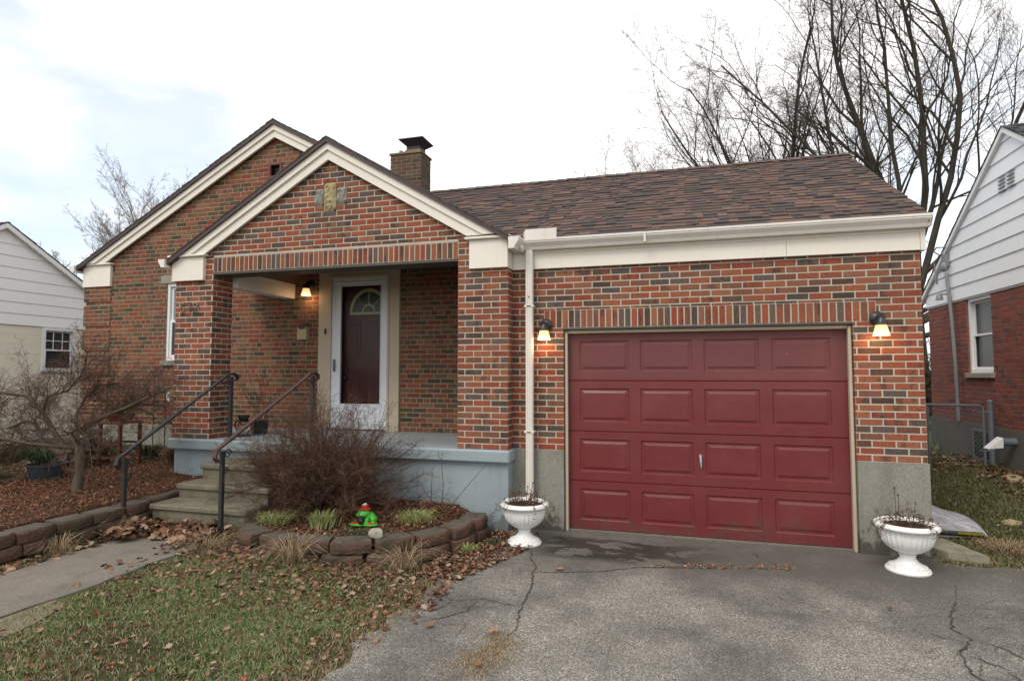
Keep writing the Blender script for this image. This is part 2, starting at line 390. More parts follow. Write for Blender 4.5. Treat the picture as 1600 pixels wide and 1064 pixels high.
def npmesh(name, V, F, mat, parent=None, base=(0, 0, 0), smooth=False):
    """V (n,3) world, F (m,k)"""
    if parent is not None: base = worldloc(parent)
    V = np.asarray(V, float) - np.array(tuple(base)); F = np.asarray(F, int); k = F.shape[1]
    me = bpy.data.meshes.new(name)
    me.vertices.add(len(V)); me.vertices.foreach_set('co', V.astype(np.float32).ravel())
    me.loops.add(F.size); me.loops.foreach_set('vertex_index', F.astype(np.int32).ravel())
    me.polygons.add(len(F)); me.polygons.foreach_set('loop_start', np.arange(0, F.size, k, dtype=np.int32))
    try: me.polygons.foreach_set('loop_total', np.full(len(F), k, dtype=np.int32))
    except Exception: pass
    if smooth: me.polygons.foreach_set('use_smooth', np.ones(len(F), dtype=bool))
    me.update(calc_edges=True); me.materials.append(M[mat])
    o = bpy.data.objects.new(name, me); COL.objects.link(o)
    if parent is not None: o.parent = parent
    else: o.location = tuple(base)
    return o
class Tubes:
    def __init__(s): s.V = []; s.F = []; s.n = 0; s.q = {}
    def flush(s):
        """grow all queued end twigs at once"""
        for (n, wob, trop, tip, sides), L in s.q.items():
            A = np.array([np.concatenate([p, d, [l, r]]) for p, d, l, r in L]); m = len(A); P = A[:, :3]; D = A[:, 3:6]; l = A[:, 6] / n
            pts = [P]; rg = np.random.default_rng(m)
            for i in range(n):
                D = D + rg.normal(0, wob, (m, 3)) + [0, 0, trop]; D /= np.linalg.norm(D, axis=1)[:, None]; pts.append(pts[-1] + D * l[:, None])
            Q = np.stack(pts, 1); T = np.gradient(Q, axis=1); T /= np.linalg.norm(T, axis=2)[:, :, None] + 1e-9
            ref = np.where(np.abs(T[:, :1, 2:3]) < .9, [[[0, 0, 1.]]], [[[1., 0, 0]]]); a = np.cross(T, np.broadcast_to(ref, T.shape)); a /= np.linalg.norm(a, axis=2)[:, :, None] + 1e-9; b = np.cross(T, a)
            rad = A[:, 7][:, None] * np.linspace(1, tip, n + 1)[None]; an = np.arange(sides) * 2 * np.pi / sides
            ring = Q[:, :, None] + rad[:, :, None, None] * (a[:, :, None] * np.cos(an)[None, None, :, None] + b[:, :, None] * np.sin(an)[None, None, :, None])
            s.V.append(ring.reshape(-1, 3)); i = np.arange(n)[:, None] * sides; k = np.arange(sides)[None]; k2 = (k + 1) % sides
            f = np.stack([i + k, i + k2, i + sides + k2, i + sides + k], -1).reshape(-1, 4)
            s.F.append((f[None] + (np.arange(m) * (n + 1) * sides)[:, None, None]).reshape(-1, 4) + s.n); s.n += m * (n + 1) * sides
        s.q = {}
    def add(s, pts, rad, sides=3):
        P = np.asarray(pts, float); n = len(P); rad = np.asarray(rad, float)
        D = np.empty_like(P); D[1:-1] = P[2:] - P[:-2]; D[0] = P[1] - P[0]; D[-1] = P[-1] - P[-2]
        D /= np.linalg.norm(D, axis=1)[:, None] + 1e-9
        ref = np.array([0, 0, 1.]) if abs(D[0, 2]) < .9 else np.array([1., 0, 0])
        A = np.cross(D, ref); A /= np.linalg.norm(A, axis=1)[:, None] + 1e-9; B = np.cross(D, A)
        an = np.arange(sides) * 2 * np.pi / sides
        ring = P[:, None] + rad[:, None, None] * (A[:, None] * np.cos(an)[None, :, None] + B[:, None] * np.sin(an)[None, :, None])
        s.V.append(ring.reshape(-1, 3))
        i = np.arange(n - 1)[:, None] * sides; k = np.arange(sides)[None]; k2 = (k + 1) % sides
        s.F.append(np.stack([i + k, i + k2, i + sides + k2, i + sides + k], -1).reshape(-1, 4) + s.n); s.n += n * sides
    def build(s, name, mat, parent=None, base=(0, 0, 0)):
        s.flush()
        return npmesh(name, np.concatenate(s.V), np.concatenate(s.F), mat, parent, base, True)

# ---- polygon helpers
def clip_poly(poly, hp):
    """clip 2-D polygon by half-planes (a,b,c): keep a*u+b*v<=c"""
    for a, b, c in hp:
        out = []; n = len(poly)
        for i in range(n):
            p, q = poly[i], poly[(i + 1) % n]; dp = a * p[0] + b * p[1] - c; dq = a * q[0] + b * q[1] - c
            if dp <= 1e-9: out.append(p)
            if (dp < -1e-9 and dq > 1e-9) or (dp > 1e-9 and dq < -1e-9):
                t_ = dp / (dp - dq); out.append((p[0] + (q[0] - p[0]) * t_, p[1] + (q[1] - p[1]) * t_))
        poly = out
        if len(poly) < 3: return []
    return poly
def area(p): return abs(sum(p[i][0] * p[(i + 1) % len(p)][1] - p[(i + 1) % len(p)][0] * p[i][1] for i in range(len(p)))) / 2
def minus(rs, hole):
    out = []
    for (a, b, c, d) in rs:                       # u0,u1,v0,v1
        e, f, g, h = hole
        if f <= a or e >= b or h <= c or g >= d: out.append((a, b, c, d)); continue
        if c < g: out.append((a, b, c, g))
        if h < d: out.append((a, b, h, d))
        lo, hi = max(c, g), min(d, h)
        if a < e: out.append((a, e, lo, hi))
        if f < b: out.append((f, b, lo, hi))
    return [r for r in out if r[1] - r[0] > .012 and r[3] - r[2] > .012]
def brick_face(mb, O, U, N, u0, u1, v0, v1, hp=(), holes=(), L=.2032, H=.0677, j=.0122, head=0, phase=0., z0=.86, relief=.0048, soldier=False, mib=0, mim=1):
    """lay real bricks on a vertical face: point = O + U*u + Z*v + N*relief"""
    O, U, N = Vector(O), Vector(U), Vector(N); Z = Vector((0, 0, 1))
    P = lambda u, v, n: O + U * u + Z * v + N * n
    flip = U.cross(Z).dot(N) < 0
    us = sorted({u0, u1, *[h[i] for h in holes for i in (0, 1) if u0 < h[i] < u1]})
    vs = sorted({v0, v1, *[h[i] for h in holes for i in (2, 3) if v0 < h[i] < v1]})
    for a, b in zip(us, us[1:]):
        for c, d in zip(vs, vs[1:]):
            m = ((a + b) / 2, (c + d) / 2)
            if any(h[0] < m[0] < h[1] and h[2] < m[1] < h[3] for h in holes): continue
            p = clip_poly([(a, c), (b, c), (b, d), (a, d)], hp)
            if len(p) >= 3:
                f = tuple(range(len(p))); mb.add([P(*q, 0) for q in p], [f[::-1] if flip else f], mim)
    cells = []
    if soldier:
        n = round((u1 - u0) / H); w = (u1 - u0) / n
        cells = [(u0 + i * w + j / 2, u0 + (i + 1) * w - j / 2, v0 + j / 2, v1 - j / 2) for i in range(n)]
    else:
        r0 = math.floor((v0 - z0) / H)
        for r in range(r0, math.ceil((v1 - z0) / H)):
            vb = z0 + r * H; hd = head and r % head == 0; LL = L / 2 if hd else L
            off = phase + (0 if r % 2 else L / 2) + (L / 4 if hd else 0)
            c0 = math.floor((u0 - off) / LL)
            for c in range(c0, math.ceil((u1 - off) / LL) + 1):
                ub = off + c * LL
                cells.append((max(ub + j / 2, u0), min(ub + LL - j / 2, u1), max(vb + j / 2, v0), min(vb + H - j / 2, v1)))
    for c in cells:
        if c[1] - c[0] < .015 or c[3] - c[2] < .012: continue
        rs = [c]
        for h in holes: rs = minus(rs, h)
        for (a, b, g, d) in rs:
            jt = [random.uniform(-.0016, .0016) for _ in range(4)]
            p = clip_poly([(a + jt[0], g + jt[1]), (b + jt[2], g + jt[1] * .5), (b + jt[2], d + jt[3]), (a + jt[0], d + jt[3] * .6)], hp)
            if len(p) < 3 or area(p) < 4e-4: continue
            cx = sum(q[0] for q in p) / len(p); cy = sum(q[1] for q in p) / len(p)
            rl = relief * random.uniform(.75, 1.25); e = .0028
            fr = [(q[0] + (e if q[0] < cx else -e), q[1] + (e if q[1] < cy else -e)) for q in p]
            tl = random.uniform(-.0012, .0012)
            n = len(p)
            V = [P(*q, -.001) for q in p] + [P(q[0], q[1], rl + tl * (1 if q[0] < cx else -1)) for q in fr]
            F = [tuple(range(n, 2 * n))] + [(i, (i + 1) % n, n + (i + 1) % n, n + i) for i in range(n)]
            if flip: F = [f[::-1] for f in F]
            mb.add(V, F, mib)
def siding(mb, O, U, N, u0, u1, v0, v1, e=.2, hp=(), holes=(), t=.018, mi=0):
    O, U, N = Vector(O), Vector(U), Vector(N); Z = Vector((0, 0, 1)); v = v0
    while v < v1:
        rs = [(u0, u1, v, min(v + e, v1))]
        for h in holes: rs = minus(rs, h)
        for r in rs:
            p = clip_poly([(r[0], r[2]), (r[1], r[2]), (r[1], r[3]), (r[0], r[3])], hp)
            if len(p) < 3: continue
            off = lambda q: t * (1 - (q[1] - v) / e)
            mb.add([O + U * q[0] + Z * q[1] + N * (off(q) + .002) for q in p], [tuple(range(len(p)))], mi)
            b = [q for q in p if abs(q[1] - v) < 1e-6]
            if len(b) >= 2:
                a, c = b[0], b[-1]
                mb.add([O + U * a[0] + Z * v + N * t, O + U * c[0] + Z * v + N * t, O + U * c[0] + Z * v, O + U * a[0] + Z * v], [(0, 1, 2, 3)], mi)
        v += e
def shingles(mb, O, A, S, L, W, keep=None, ex=.120, mi=0):
    """O eave corner, A unit along eave, S unit up slope"""
    O, A, S = Vector(O), Vector(A), Vector(S); Nn = A.cross(S).normalized()
    if Nn.z < 0: Nn = -Nn
    mb.add([O - Nn * .012, O + A * L - Nn * .012, O + A * L + S * W - Nn * .012, O + S * W - Nn * .012], [(0, 1, 2, 3)], mi)
    rows = int(W / ex) + 1
    for i in range(rows):
        s0 = i * ex; s1 = min(s0 + ex * 1.12, W); x = -random.uniform(0, .2)
        while x < L:
            w = random.choice((.07, .10, .13, .16, .20)) * random.uniform(.85, 1.15)
            a, b = max(x, 0), min(x + w, L); x += w
            if b - a < .01: continue
            if keep and not keep(O + A * (a + b) / 2 + S * s0): continue
            hi = random.choice((.010, .010, .017)); dz = random.uniform(-.004, .004)
            P = [O + A * a + S * (s0 + dz) - Nn * .004, O + A * b + S * (s0 + dz) - Nn * .004, O + A * b + S * s1 - Nn * .004, O + A * a + S * s1 - Nn * .004,
                 O + A * a + S * (s0 + dz) + Nn * hi, O + A * b + S * (s0 + dz) + Nn * hi, O + A * b + S * s1 + Nn * (hi - .010), O + A * a + S * s1 + Nn * (hi - .010)]
            mb.add(P, [(4, 5, 6, 7), (0, 1, 5, 4), (1, 2, 6, 5), (3, 0, 4, 7)], mi)
# =================================================================== THE HOUSE
house = thing('brick_house', 'single storey red brick house with gabled porch and burgundy garage door', 'house', (0, 0, 0))
X_, Y_ = (1, 0, 0), (0, 1, 0)
FR = ['brick_front', 'mortar_light']; MN = ['brick_main', 'mortar_tan']
GL, GR, HR, PR, PF, BW = -1.235, 1.60, 2.18, -1.81, -.20, 1.36
# --- garage front wall
m = MB()
brick_face(m, (0, 0, 0), X_, (0, -1, 0), PR, HR, .86, 2.87, holes=[(GL, GR, .5, 2.19), (-1.45, 1.80, 2.19, 2.39)])
brick_face(m, (0, 0, 0), X_, (0, -1, 0), -1.45, 1.80, 2.19, 2.39, soldier=True)
brick_face(m, (GL, 0, 0), Y_, (1, 0, 0), .0, .15, .86, 2.19, phase=.1)
brick_face(m, (GR, 0, 0), Y_, (-1, 0, 0), .0, .15, .86, 2.19, phase=.1)
brick_face(m, (HR, 0, 0), Y_, (1, 0, 0), 0, 5.4, .86, 2.87, phase=.1)
m.quad((GL, 0, 2.188), (GR, 0, 2.188), (GR, .3, 2.188), (GL, .3, 2.188), 1)
m.build('wall', FR, house)['label'] = 'running bond red brick wall around the garage door'
m = MB()
m.box(GL - .001, -.003, 2.170, GR + .001, .1, 2.186)
m.build('lintel_angle', 'soffit_dark', house)
# --- concrete foundation
m = MB()
m.box(PR + .003, -.012, -.3, GL - .0, .15, .86); m.build('foundation', 'foundation', house)
m = MB(); m.box(GR, -.012, -.3, HR + .012, 5.4, .86); m.build('foundation', 'foundation', house)
m = MB(); m.box(-9.89, BW - .012, -.2, -2.2, 8.8, .845); m.build('foundation', 'foundation', house)
# dark garage and house interior so no light leaks through
m = MB()
m.box(GL - .5, .3, -.1, 2.1, 5.3, 2.7)
m.build('garage_interior', 'soffit_dark', house)
# --- main gabled wall (common bond, header courses)
ax, az, sl = -6.07, 5.47, .54
gab = [(sl, 1, az + sl * ax), (-sl, 1, az - sl * ax)]
WL, WR, WB, WT = -8.13, -7.22, 1.90, 3.17
holes = [(WL, WR, WB, WT), (-5.225, -3.885, .8, 3.225), (-6.17, -5.97, 4.77, 4.965)]
m = MB()
brick_face(m, (0, BW, 0), X_, (0, -1, 0), -9.88, -2.22, .845, 5.5, hp=gab, holes=holes, head=6, j=.0105, relief=.0035, L=.21, H=.069)
brick_face(m, (-9.88, BW, 0), Y_, (-1, 0, 0), 0, 7.4, .845, 3.5, head=6, j=.0095, relief=.006, L=.21, H=.069)
zq = .845
while zq < 3.1:      # corner blocks stand a little proud, five courses at a time
    z2 = min(zq + 5 * .069, 3.17)
    brick_face(m, (0, BW - .02, 0), X_, (0, -1, 0), -9.90, -9.31, zq, z2, j=.0115, relief=.0035, L=.21, H=.069, z0=.845)
    m.box(-9.90, BW - .0185, zq, -9.31, BW - .001, z2, mi=1); zq += 6 * .069
m.build('wall', MN, house)['label'] = 'mixed red and olive brick gable wall behind the porch'
for a in (WL, WR):
    m = MB(); m.quad((a, BW, WB), (a, BW + .12, WB), (a, BW + .12, WT), (a, BW, WT)); m.build('window_reveal', 'lime_lintel', house)
m = MB(); m.box(WL - .13, BW - .012, WT, WR + .13, BW + .1, 3.30, bev=.006); m.build('lintel', 'lime_lintel', house)
# square gable vent with dark red surround
m = MB()
for q in ((-6.19, 4.75, -6.155, 4.99), (-5.985, 4.75, -5.95, 4.99), (-6.155, 4.75, -5.985, 4.785), (-6.155, 4.955, -5.985, 4.99)):
    m.box(q[0], BW - .02, q[1], q[2], BW + .02, q[3])
gv = m.build('gable_vent', 'vent_red', house)
m = MB(); m.box(-6.155, BW + .06, 4.785, -5.985, BW + .08, 4.955); m.build('vent_opening', 'bag_dark', gv)
# --- porch walls: piers, soldier course, gable
m = MB()
pcx = -4.055
pg = [(.588, 1, 4.35 + .588 * pcx), (-.588, 1, 4.35 - .588 * pcx)]
brick_face(m, (0, PF, 0), X_, (0, -1, 0), -6.33, -5.75, .87, 3.2, phase=.03)
brick_face(m, (0, PF, 0), X_, (0, -1, 0), -2.39, PR, .87, 3.2, phase=.03)
brick_face(m, (0, PF, 0), X_, (0, -1, 0), -5.75, -2.39, 2.985, 3.175, soldier=True)
brick_face(m, (0, PF, 0), X_, (0, -1, 0), -6.33, PR, 3.205, 4.36, hp=pg, holes=[(-4.14, -3.965, 3.645, 4.0), (-4.27, -4.14, 3.72, 3.935), (-3.965, -3.82, 3.72, 3.935)], z0=3.18)
m.quad((-6.33, PF, 3.172), (PR, PF, 3.172), (PR, PF, 3.208), (-6.33, PF, 3.208), 1)
brick_face(m, (-5.75, 0, 0), Y_, (1, 0, 0), PF, .14, .87, 3.2, phase=.07)
brick_face(m, (-6.33, 0, 0), Y_, (-1, 0, 0), PF, .14, .87, 3.2, phase=.07)
brick_face(m, (0, .14, 0), X_, (0, 1, 0), -6.33, -5.75, .87, 3.2, phase=.07)
brick_face(m, (-2.39, 0, 0), Y_, (-1, 0, 0), PF, .14, .87, 3.2, phase=.07)
brick_face(m, (PR, 0, 0), Y_, (1, 0, 0), PF, 0, .87, 2.9, phase=.07)
brick_face(m, (-2.30, 0, 0), Y_, (-1, 0, 0), .14, BW, .87, 3.4, phase=.07)
m.quad((-5.75, PF, 2.983), (-2.39, PF, 2.983), (-2.39, .1, 2.983), (-5.75, .1, 2.983), 1)
m.add([(-5.75, .1, 2.983), (-2.39, .1, 2.983), (-2.39, .1, 3.30), (pcx, .1, 4.3), (-5.75, .1, 3.30)], [(0, 1, 2, 3, 4)], 1)
m.build('wall', FR, house)['label'] = 'red brick porch front with two piers and a gable'
m = MB(); m.box(-5.745, PF - .002, 2.955, -2.395, .09, 2.981); m.build('lintel_angle', 'soffit_dark', house)
# stone inset: a cross of one tan and two grey rough stones
def rough_stone(u0, u1, v0, v1, mat):
    nx, nz = 7, max(5, int((v1 - v0) / .03)); q = MB(); vs = []
    for j in range(nz + 1):
        for i in range(nx + 1):
            edge = i in (0, nx) or j in (0, nz)
            vs.append((u0 + (u1 - u0) * i / nx, PF - (.004 if edge else random.uniform(.010, .034)), v0 + (v1 - v0) * j / nz))
    fs = [(j * (nx + 1) + i, j * (nx + 1) + i + 1, (j + 1) * (nx + 1) + i + 1, (j + 1) * (nx + 1) + i) for j in range(nz) for i in range(nx)]
    q.add(vs, fs)
    q.box(u0, PF - .004, v0, u1, PF + .03, v1)
    return q.build('inset_stone', mat, house)
rough_stone(-4.137, -3.968, 3.648, 3.997, 'stone_tan'); rough_stone(-4.267, -4.143, 3.723, 3.932, 'stone_grey'); rough_stone(-3.962, -3.823, 3.723, 3.932, 'stone_grey')
# --- porch slab, cap and blue painted wall
m = MB()
m.box(-6.34, -.27, .73, -1.775, .05, .868, bev=.018); m.box(-6.28, -.2, -.1, PR + .005, .04, .732)
m.box(-6.28, .045, -.1, -2.30, BW, .70)
m.build('porch_slab', 'slab_blue', house)
m = MB(); m.box(-6.33, .05, .70, -2.30, BW - .001, .862); m.build('porch_floor', 'porch_floor', house)
# vaulted wooden ceiling and its cream beam
m = MB()
m.add([(-5.70, .1, 3.03), (-5.70, BW, 3.03), (pcx, BW, 3.03 + .55 * 1.645), (pcx, .1, 3.03 + .55 * 1.645)], [(0, 1, 2, 3)])
m.add([(-2.30, .1, 3.06), (-2.30, BW, 3.06), (pcx, BW, 3.03 + .55 * 1.645), (pcx, .1, 3.03 + .55 * 1.645)], [(3, 2, 1, 0)])
m.build('porch_ceiling', 'ceiling_wood', house)
m = MB(); m.box(-5.86, .14, 2.83, -5.665, BW - .002, 3.06, bev=.005); m.box(-6.3, .14, 3.0, -5.862, BW - .002, 3.06)
m.build('porch_beam', 'trim_cream', house)
# --- garage fascia
m = MB()
m.box(PR + .015, -.045, 2.85, 1.02, .05, 3.10); m.box(1.023, -.045, 2.85, 2.17, .05, 3.10)
m.box(2.173, -.05, 2.845, 2.215, .3, 3.10); m.box(PR + .015, -.058, 3.02, 2.215, -.046, 3.10)
m.build('fascia', 'trim_cream', house)['label'] = 'wide cream fascia board over the garage'
# cornice boxes at the three gable feet
def cornice(x0, x1, z0, z1, y, yb, nm='cornice_box'):
    m = MB(); m.box(x0, y, z0, x1, yb, z1, bev=.004); m.box(x0 - .045, y - .04, z1 + .001, x1 + .04, yb, z1 + .03, bev=.008)
    return m.build(nm, 'trim_cream', house)
cornice(-6.365, -5.865, 2.885, 3.19, PF - .05, .3)
cornice(-2.245, PR + .012, 2.85, 3.17, PF - .05, -.01)
cornice(-9.91, -9.30, 3.17, 3.535, BW - .05, BW + .4)
# rake boards, each a board with a crown strip proud above it
def rake(cx, tipz, slope, xl, xr, y, depth, crown, zcut, nm='rake_board'):
    for s, xe in ((-1, xl), (1, xr)):
        L = abs(xe - cx); f = lambda d, z: (cx + s * d, z - slope * d)
        def strip(zt, zb, ya, yb, d0=0., d1=L, cut=True):
            p = [f(d0, zt), f(d1, zt), f(d1, zb), f(d0, zb)]
            if cut: p = clip_poly(p, [(0, -1, -zcut)])
            mb.prism([(q[0], ya, q[1]) for q in p], (0, ya, 0), (0, yb, 0))
        mb = MB(); strip(tipz - .075, tipz - depth, y + .04, y + .075); strip(tipz - .06, tipz - .06 - crown, y + .016, y + .041)
        mb.build(nm, 'trim_cream', house)
        mb = MB(); strip(tipz + .012, tipz - .061, y - .012, y + .3, cut=False); mb.build('rake_edge', 'brown_metal', house)
rake(pcx, 4.53, .588, -6.385, -1.775, -.30, .262, .085, 3.222)
rake(-6.05, 5.63, .54, -9.97, -2.6, 1.24, .255, .085, 3.567)
# --- roofs
gs = .573; gl_ = math.hypot(1, gs)
m = MB()
def keep(p):
    z = p.z
    lim = pcx + (4.53 - z) / .588 - .06 if z < 4.50 else -6.05 + (5.63 - z) / .54 - .05
    return p.x > lim
m2 = MB()
shingles(m, (-4.3, -.155, 3.158), (1, 0, 0), (0, 1 / gl_, gs / gl_), 6.52, 2.66 * gl_, keep)
m.v = [v for v in m.v]
# the underlay sheet of this slope is clipped to the valley too
m.v[0] = (-1.9, -.155, 3.145); m.v[3] = (-4.25, 2.5, 4.67)
shingles(m, (-4.3, 5.2, 3.158), (1, 0, 0), (0, -1 / gl_, gs / gl_), 6.52, 2.66 * gl_)
x = -4.2
while x < 2.2:      # ridge caps
    dz = random.uniform(0, .006); w = .15
    for s in (-1, 1):
        m.add([(x, 2.52, 4.700 + dz + .01), (x + w + .03, 2.52, 4.700 + dz), (x + w + .03, 2.52 + s * .14, 4.625 + dz), (x, 2.52 + s * .14, 4.635 + dz)], [(0, 1, 2, 3)])
    x += w
m.prism([(2.205, -.155, 3.14), (2.205, 2.52, 4.67), (2.205, 5.2, 3.14), (2.205, 5.2, 3.09), (2.205, 2.52, 4.62), (2.205, -.155, 3.09)], (2.205, 0, 0), (2.216, 0, 0))
m.build('roof', 'shingle', house)['label'] = 'mottled brown shingle roof over the garage'
m = MB()
m.add([(2.17, .02, 2.86), (2.17, 2.52, 4.62), (2.17, 5.2, 2.86)], [(0, 2, 1)])
m.build('gable_wall', 'trim_cream', house)
ps = math.hypot(1, .588)
m = MB()
shingles(m, (-6.385, -.315, 3.163), (0, 1, 0), (1 / ps, 0, .588 / ps), 1.75, 2.33 * ps)
shingles(m, (-1.745, -.315, 3.163), (0, 1, 0), (-1 / ps, 0, .588 / ps), 2.4, 2.33 * ps, lambda p: p.z > 3.158 + gs * (p.y + .155) - .02)
y = -.31
while y < 2.1:
    for s in (-1, 1):
        m.add([(pcx, y, 4.545), (pcx, y + .18, 4.535), (pcx + s * .14, y + .18, 4.455), (pcx + s * .14, y, 4.465)], [(0, 1, 2, 3)])
    y += .15
m.v[0:0] = []
m.build('roof', 'shingle', house)['label'] = 'brown shingle porch roof seen edge on'
ms = math.hypot(1, .54)
m = MB()
shingles(m, (-9.97, 1.225, 3.523), (0, 1, 0), (1 / ms, 0, .54 / ms), 7.4, 3.93 * ms)
shingles(m, (-2.13, 1.225, 3.523), (0, 1, 0), (-1 / ms, 0, .54 / ms), 7.4, 3.93 * ms, lambda p: p.z > 3.158 + gs * (p.y + .155) - .02 or p.y > 2.5)
m.build('roof', 'shingle', house)['label'] = 'brown shingle roof of the main gable seen edge on'
# --- chimney
chm = MB()
for q in (((0, 3.30, 0), X_, (0, -1, 0), -5.10, -4.49), ((-4.49, 0, 0), Y_, (1, 0, 0), 3.30, 3.72), ((0, 3.72, 0), X_, (0, 1, 0), -5.10, -4.49), ((-5.10, 0, 0), Y_, (-1, 0, 0), 3.30, 3.72)):
    brick_face(chm, q[0], q[1], q[2], q[3], q[4], 4.5, 5.70, j=.01, L=.2032)
ch = chm.build('chimney', ['brick_chimney', 'mortar_sooty'], house)
m = MB(); m.box(-5.125, 3.275, 5.70, -4.465, 3.745, 5.745, bev=.01)
m.prism([(-4.86, 3.34, 5.745), (-4.50, 3.34, 5.745), (-4.54, 3.34, 5.80), (-4.82, 3.34, 5.80)], (0, 3.34, 0), (0, 3.68, 0))
m.build('crown', 'cap_mortar', ch)
m = MB(); m.prism([(-4.99, 3.42, 5.745), (-4.89, 3.42, 5.745), (-4.93, 3.42, 5.83), (-4.99, 3.42, 5.84)], (0, 3.42, 0), (0, 3.58, 0)); m.build('flue', 'clay_flue', ch)
m = MB(); m.box(-4.81, 3.36, 5.80, -4.55, 3.62, 5.865)
z0, z1 = 5.865, 5.97
a = [(-4.80, 3.37), (-4.56, 3.37), (-4.56, 3.61), (-4.80, 3.61)]; b = [(-4.92, 3.25), (-4.44, 3.25), (-4.44, 3.73), (-4.92, 3.73)]
m.add([(*p, z0) for p in a] + [(*p, z1) for p in b], [(0, 1, 5, 4), (1, 2, 6, 5), (2, 3, 7, 6), (3, 0, 4, 7), (4, 5, 6, 7), (3, 2, 1, 0)])
m.box(-4.925, 3.245, 5.97, -4.435, 3.735, 5.985)
m.build('chimney_cap', 'black_iron', ch)
# --- gutters (K profile extruded)
def gutter(p0, p1, outw, nm='gutter', w=.11, h=.105, mat='gutter_white'):
    p0, p1, outw = Vector(p0), Vector(p1), Vector(outw); Z = Vector((0, 0, 1))
    prof = [(0, 0), (0, -h), (w * .55, -h), (w * .68, -h * .72), (w * .95, -h * .38), (w, -h * .30), (w, 0), (w * .9, 0), (w * .9, -h * .2), (w * .5, -h * .6), (.01, -h * .6), (.01, 0)]
    m = MB(); m.prism([p0 + outw * a + Z * b for a, b in prof], p0, p1)
    m.prism([p0 + outw * (w * .94) + Z * b + outw * a for a, b in ((0, .006), (.014, .006), (.014, -.016), (0, -.016))], p0, p1)
    for c in (p0 - (p1 - p0).normalized() * .006, p1 + (p1 - p0).normalized() * .002):
        m.prism([c + outw * a + Z * b for a, b in ((0, .002), (0, -h), (w * .55, -h), (w * .68, -h * .72), (w, -h * .3), (w, .002))], c, c + (p1 - p0).normalized() * .004)
    return m.build(nm, mat, house)
g = gutter((-1.66, -.062, 3.155), (2.235, -.062, 3.155), (0, -1, 0)); g['label'] = 'long off white gutter along the garage eave'
m = MB()
for xx in (-.35,): m.box(xx, -.186, 3.052, xx + .02, -.055, 3.158)
m.build('gutter_joint', 'gutter_white', g)
m = MB(); m.box(-1.62, -.176, 3.158, -1.27, -.170, 3.265, bev=.003); m.quad((-1.62, -.173, 3.158), (-1.62, -.173, 3.262), (-1.66, -.10, 3.252), (-1.66, -.10, 3.158))
m.build('splash_guard', 'gutter_white', g)
gutter((-1.765, -.335, 3.160), (-1.765, -.07, 3.160), (1, 0, 0), w=.115, h=.125)['label'] = 'short porch gutter end beside the downspout'
gutter((-6.395, -.335, 3.165), (-6.395, BW, 3.165), (-1, 0, 0), w=.10)['label'] = 'gutter end at the left porch eave'
gutter((-9.965, 1.2, 3.53), (-9.965, 8.6, 3.53), (-1, 0, 0), w=.11)['label'] = 'gutter end at the far left eave'
m = MB(); m.box(-1.70, -.16, 3.03, -1.645, -.065, 3.13, bev=.01); m.tube([(-1.69, -.16, 3.10), (-1.655, -.15, 3.055)], .03, 8); m.build('gutter_elbow', 'gutter_white', g)
# downspout with a ribbed face, straps
m = MB()
m.box(-1.632, -.120, .30, -1.553, -.055, 3.055, bev=.006)
for xx in (-1.620, -1.598, -1.576): m.box(xx, -.126, .30, xx + .010, -.1205, 3.05)
m.box(-1.628, -.20, .24, -1.557, -.06, .30, bev=.01)
d = m.build('downspout', 'gutter_white', house)
for zz in (1.05, 2.42):
    m = MB(); m.box(-1.645, -.128, zz, -1.54, -.05, zz + .022); m.build('strap', 'gutter_white', d)
m = MB(); m.tube([(-1.592, -.125, 2.53), (-1.592, -.134, 2.53)], .008, 8); m.build('screw', 'rust_rail', d)
m = MB(); m.tube([(-1.615, -.13, 2.431), (-1.57, -.13, 2.431)], .005, 6); m.build('rust_streak', 'rust_rail', d)
m = MB(); m.tube([(-1.615, -.13, 1.06), (-1.57, -.13, 1.06)], .005, 6); m.build('rust_streak', 'rust_rail', d)
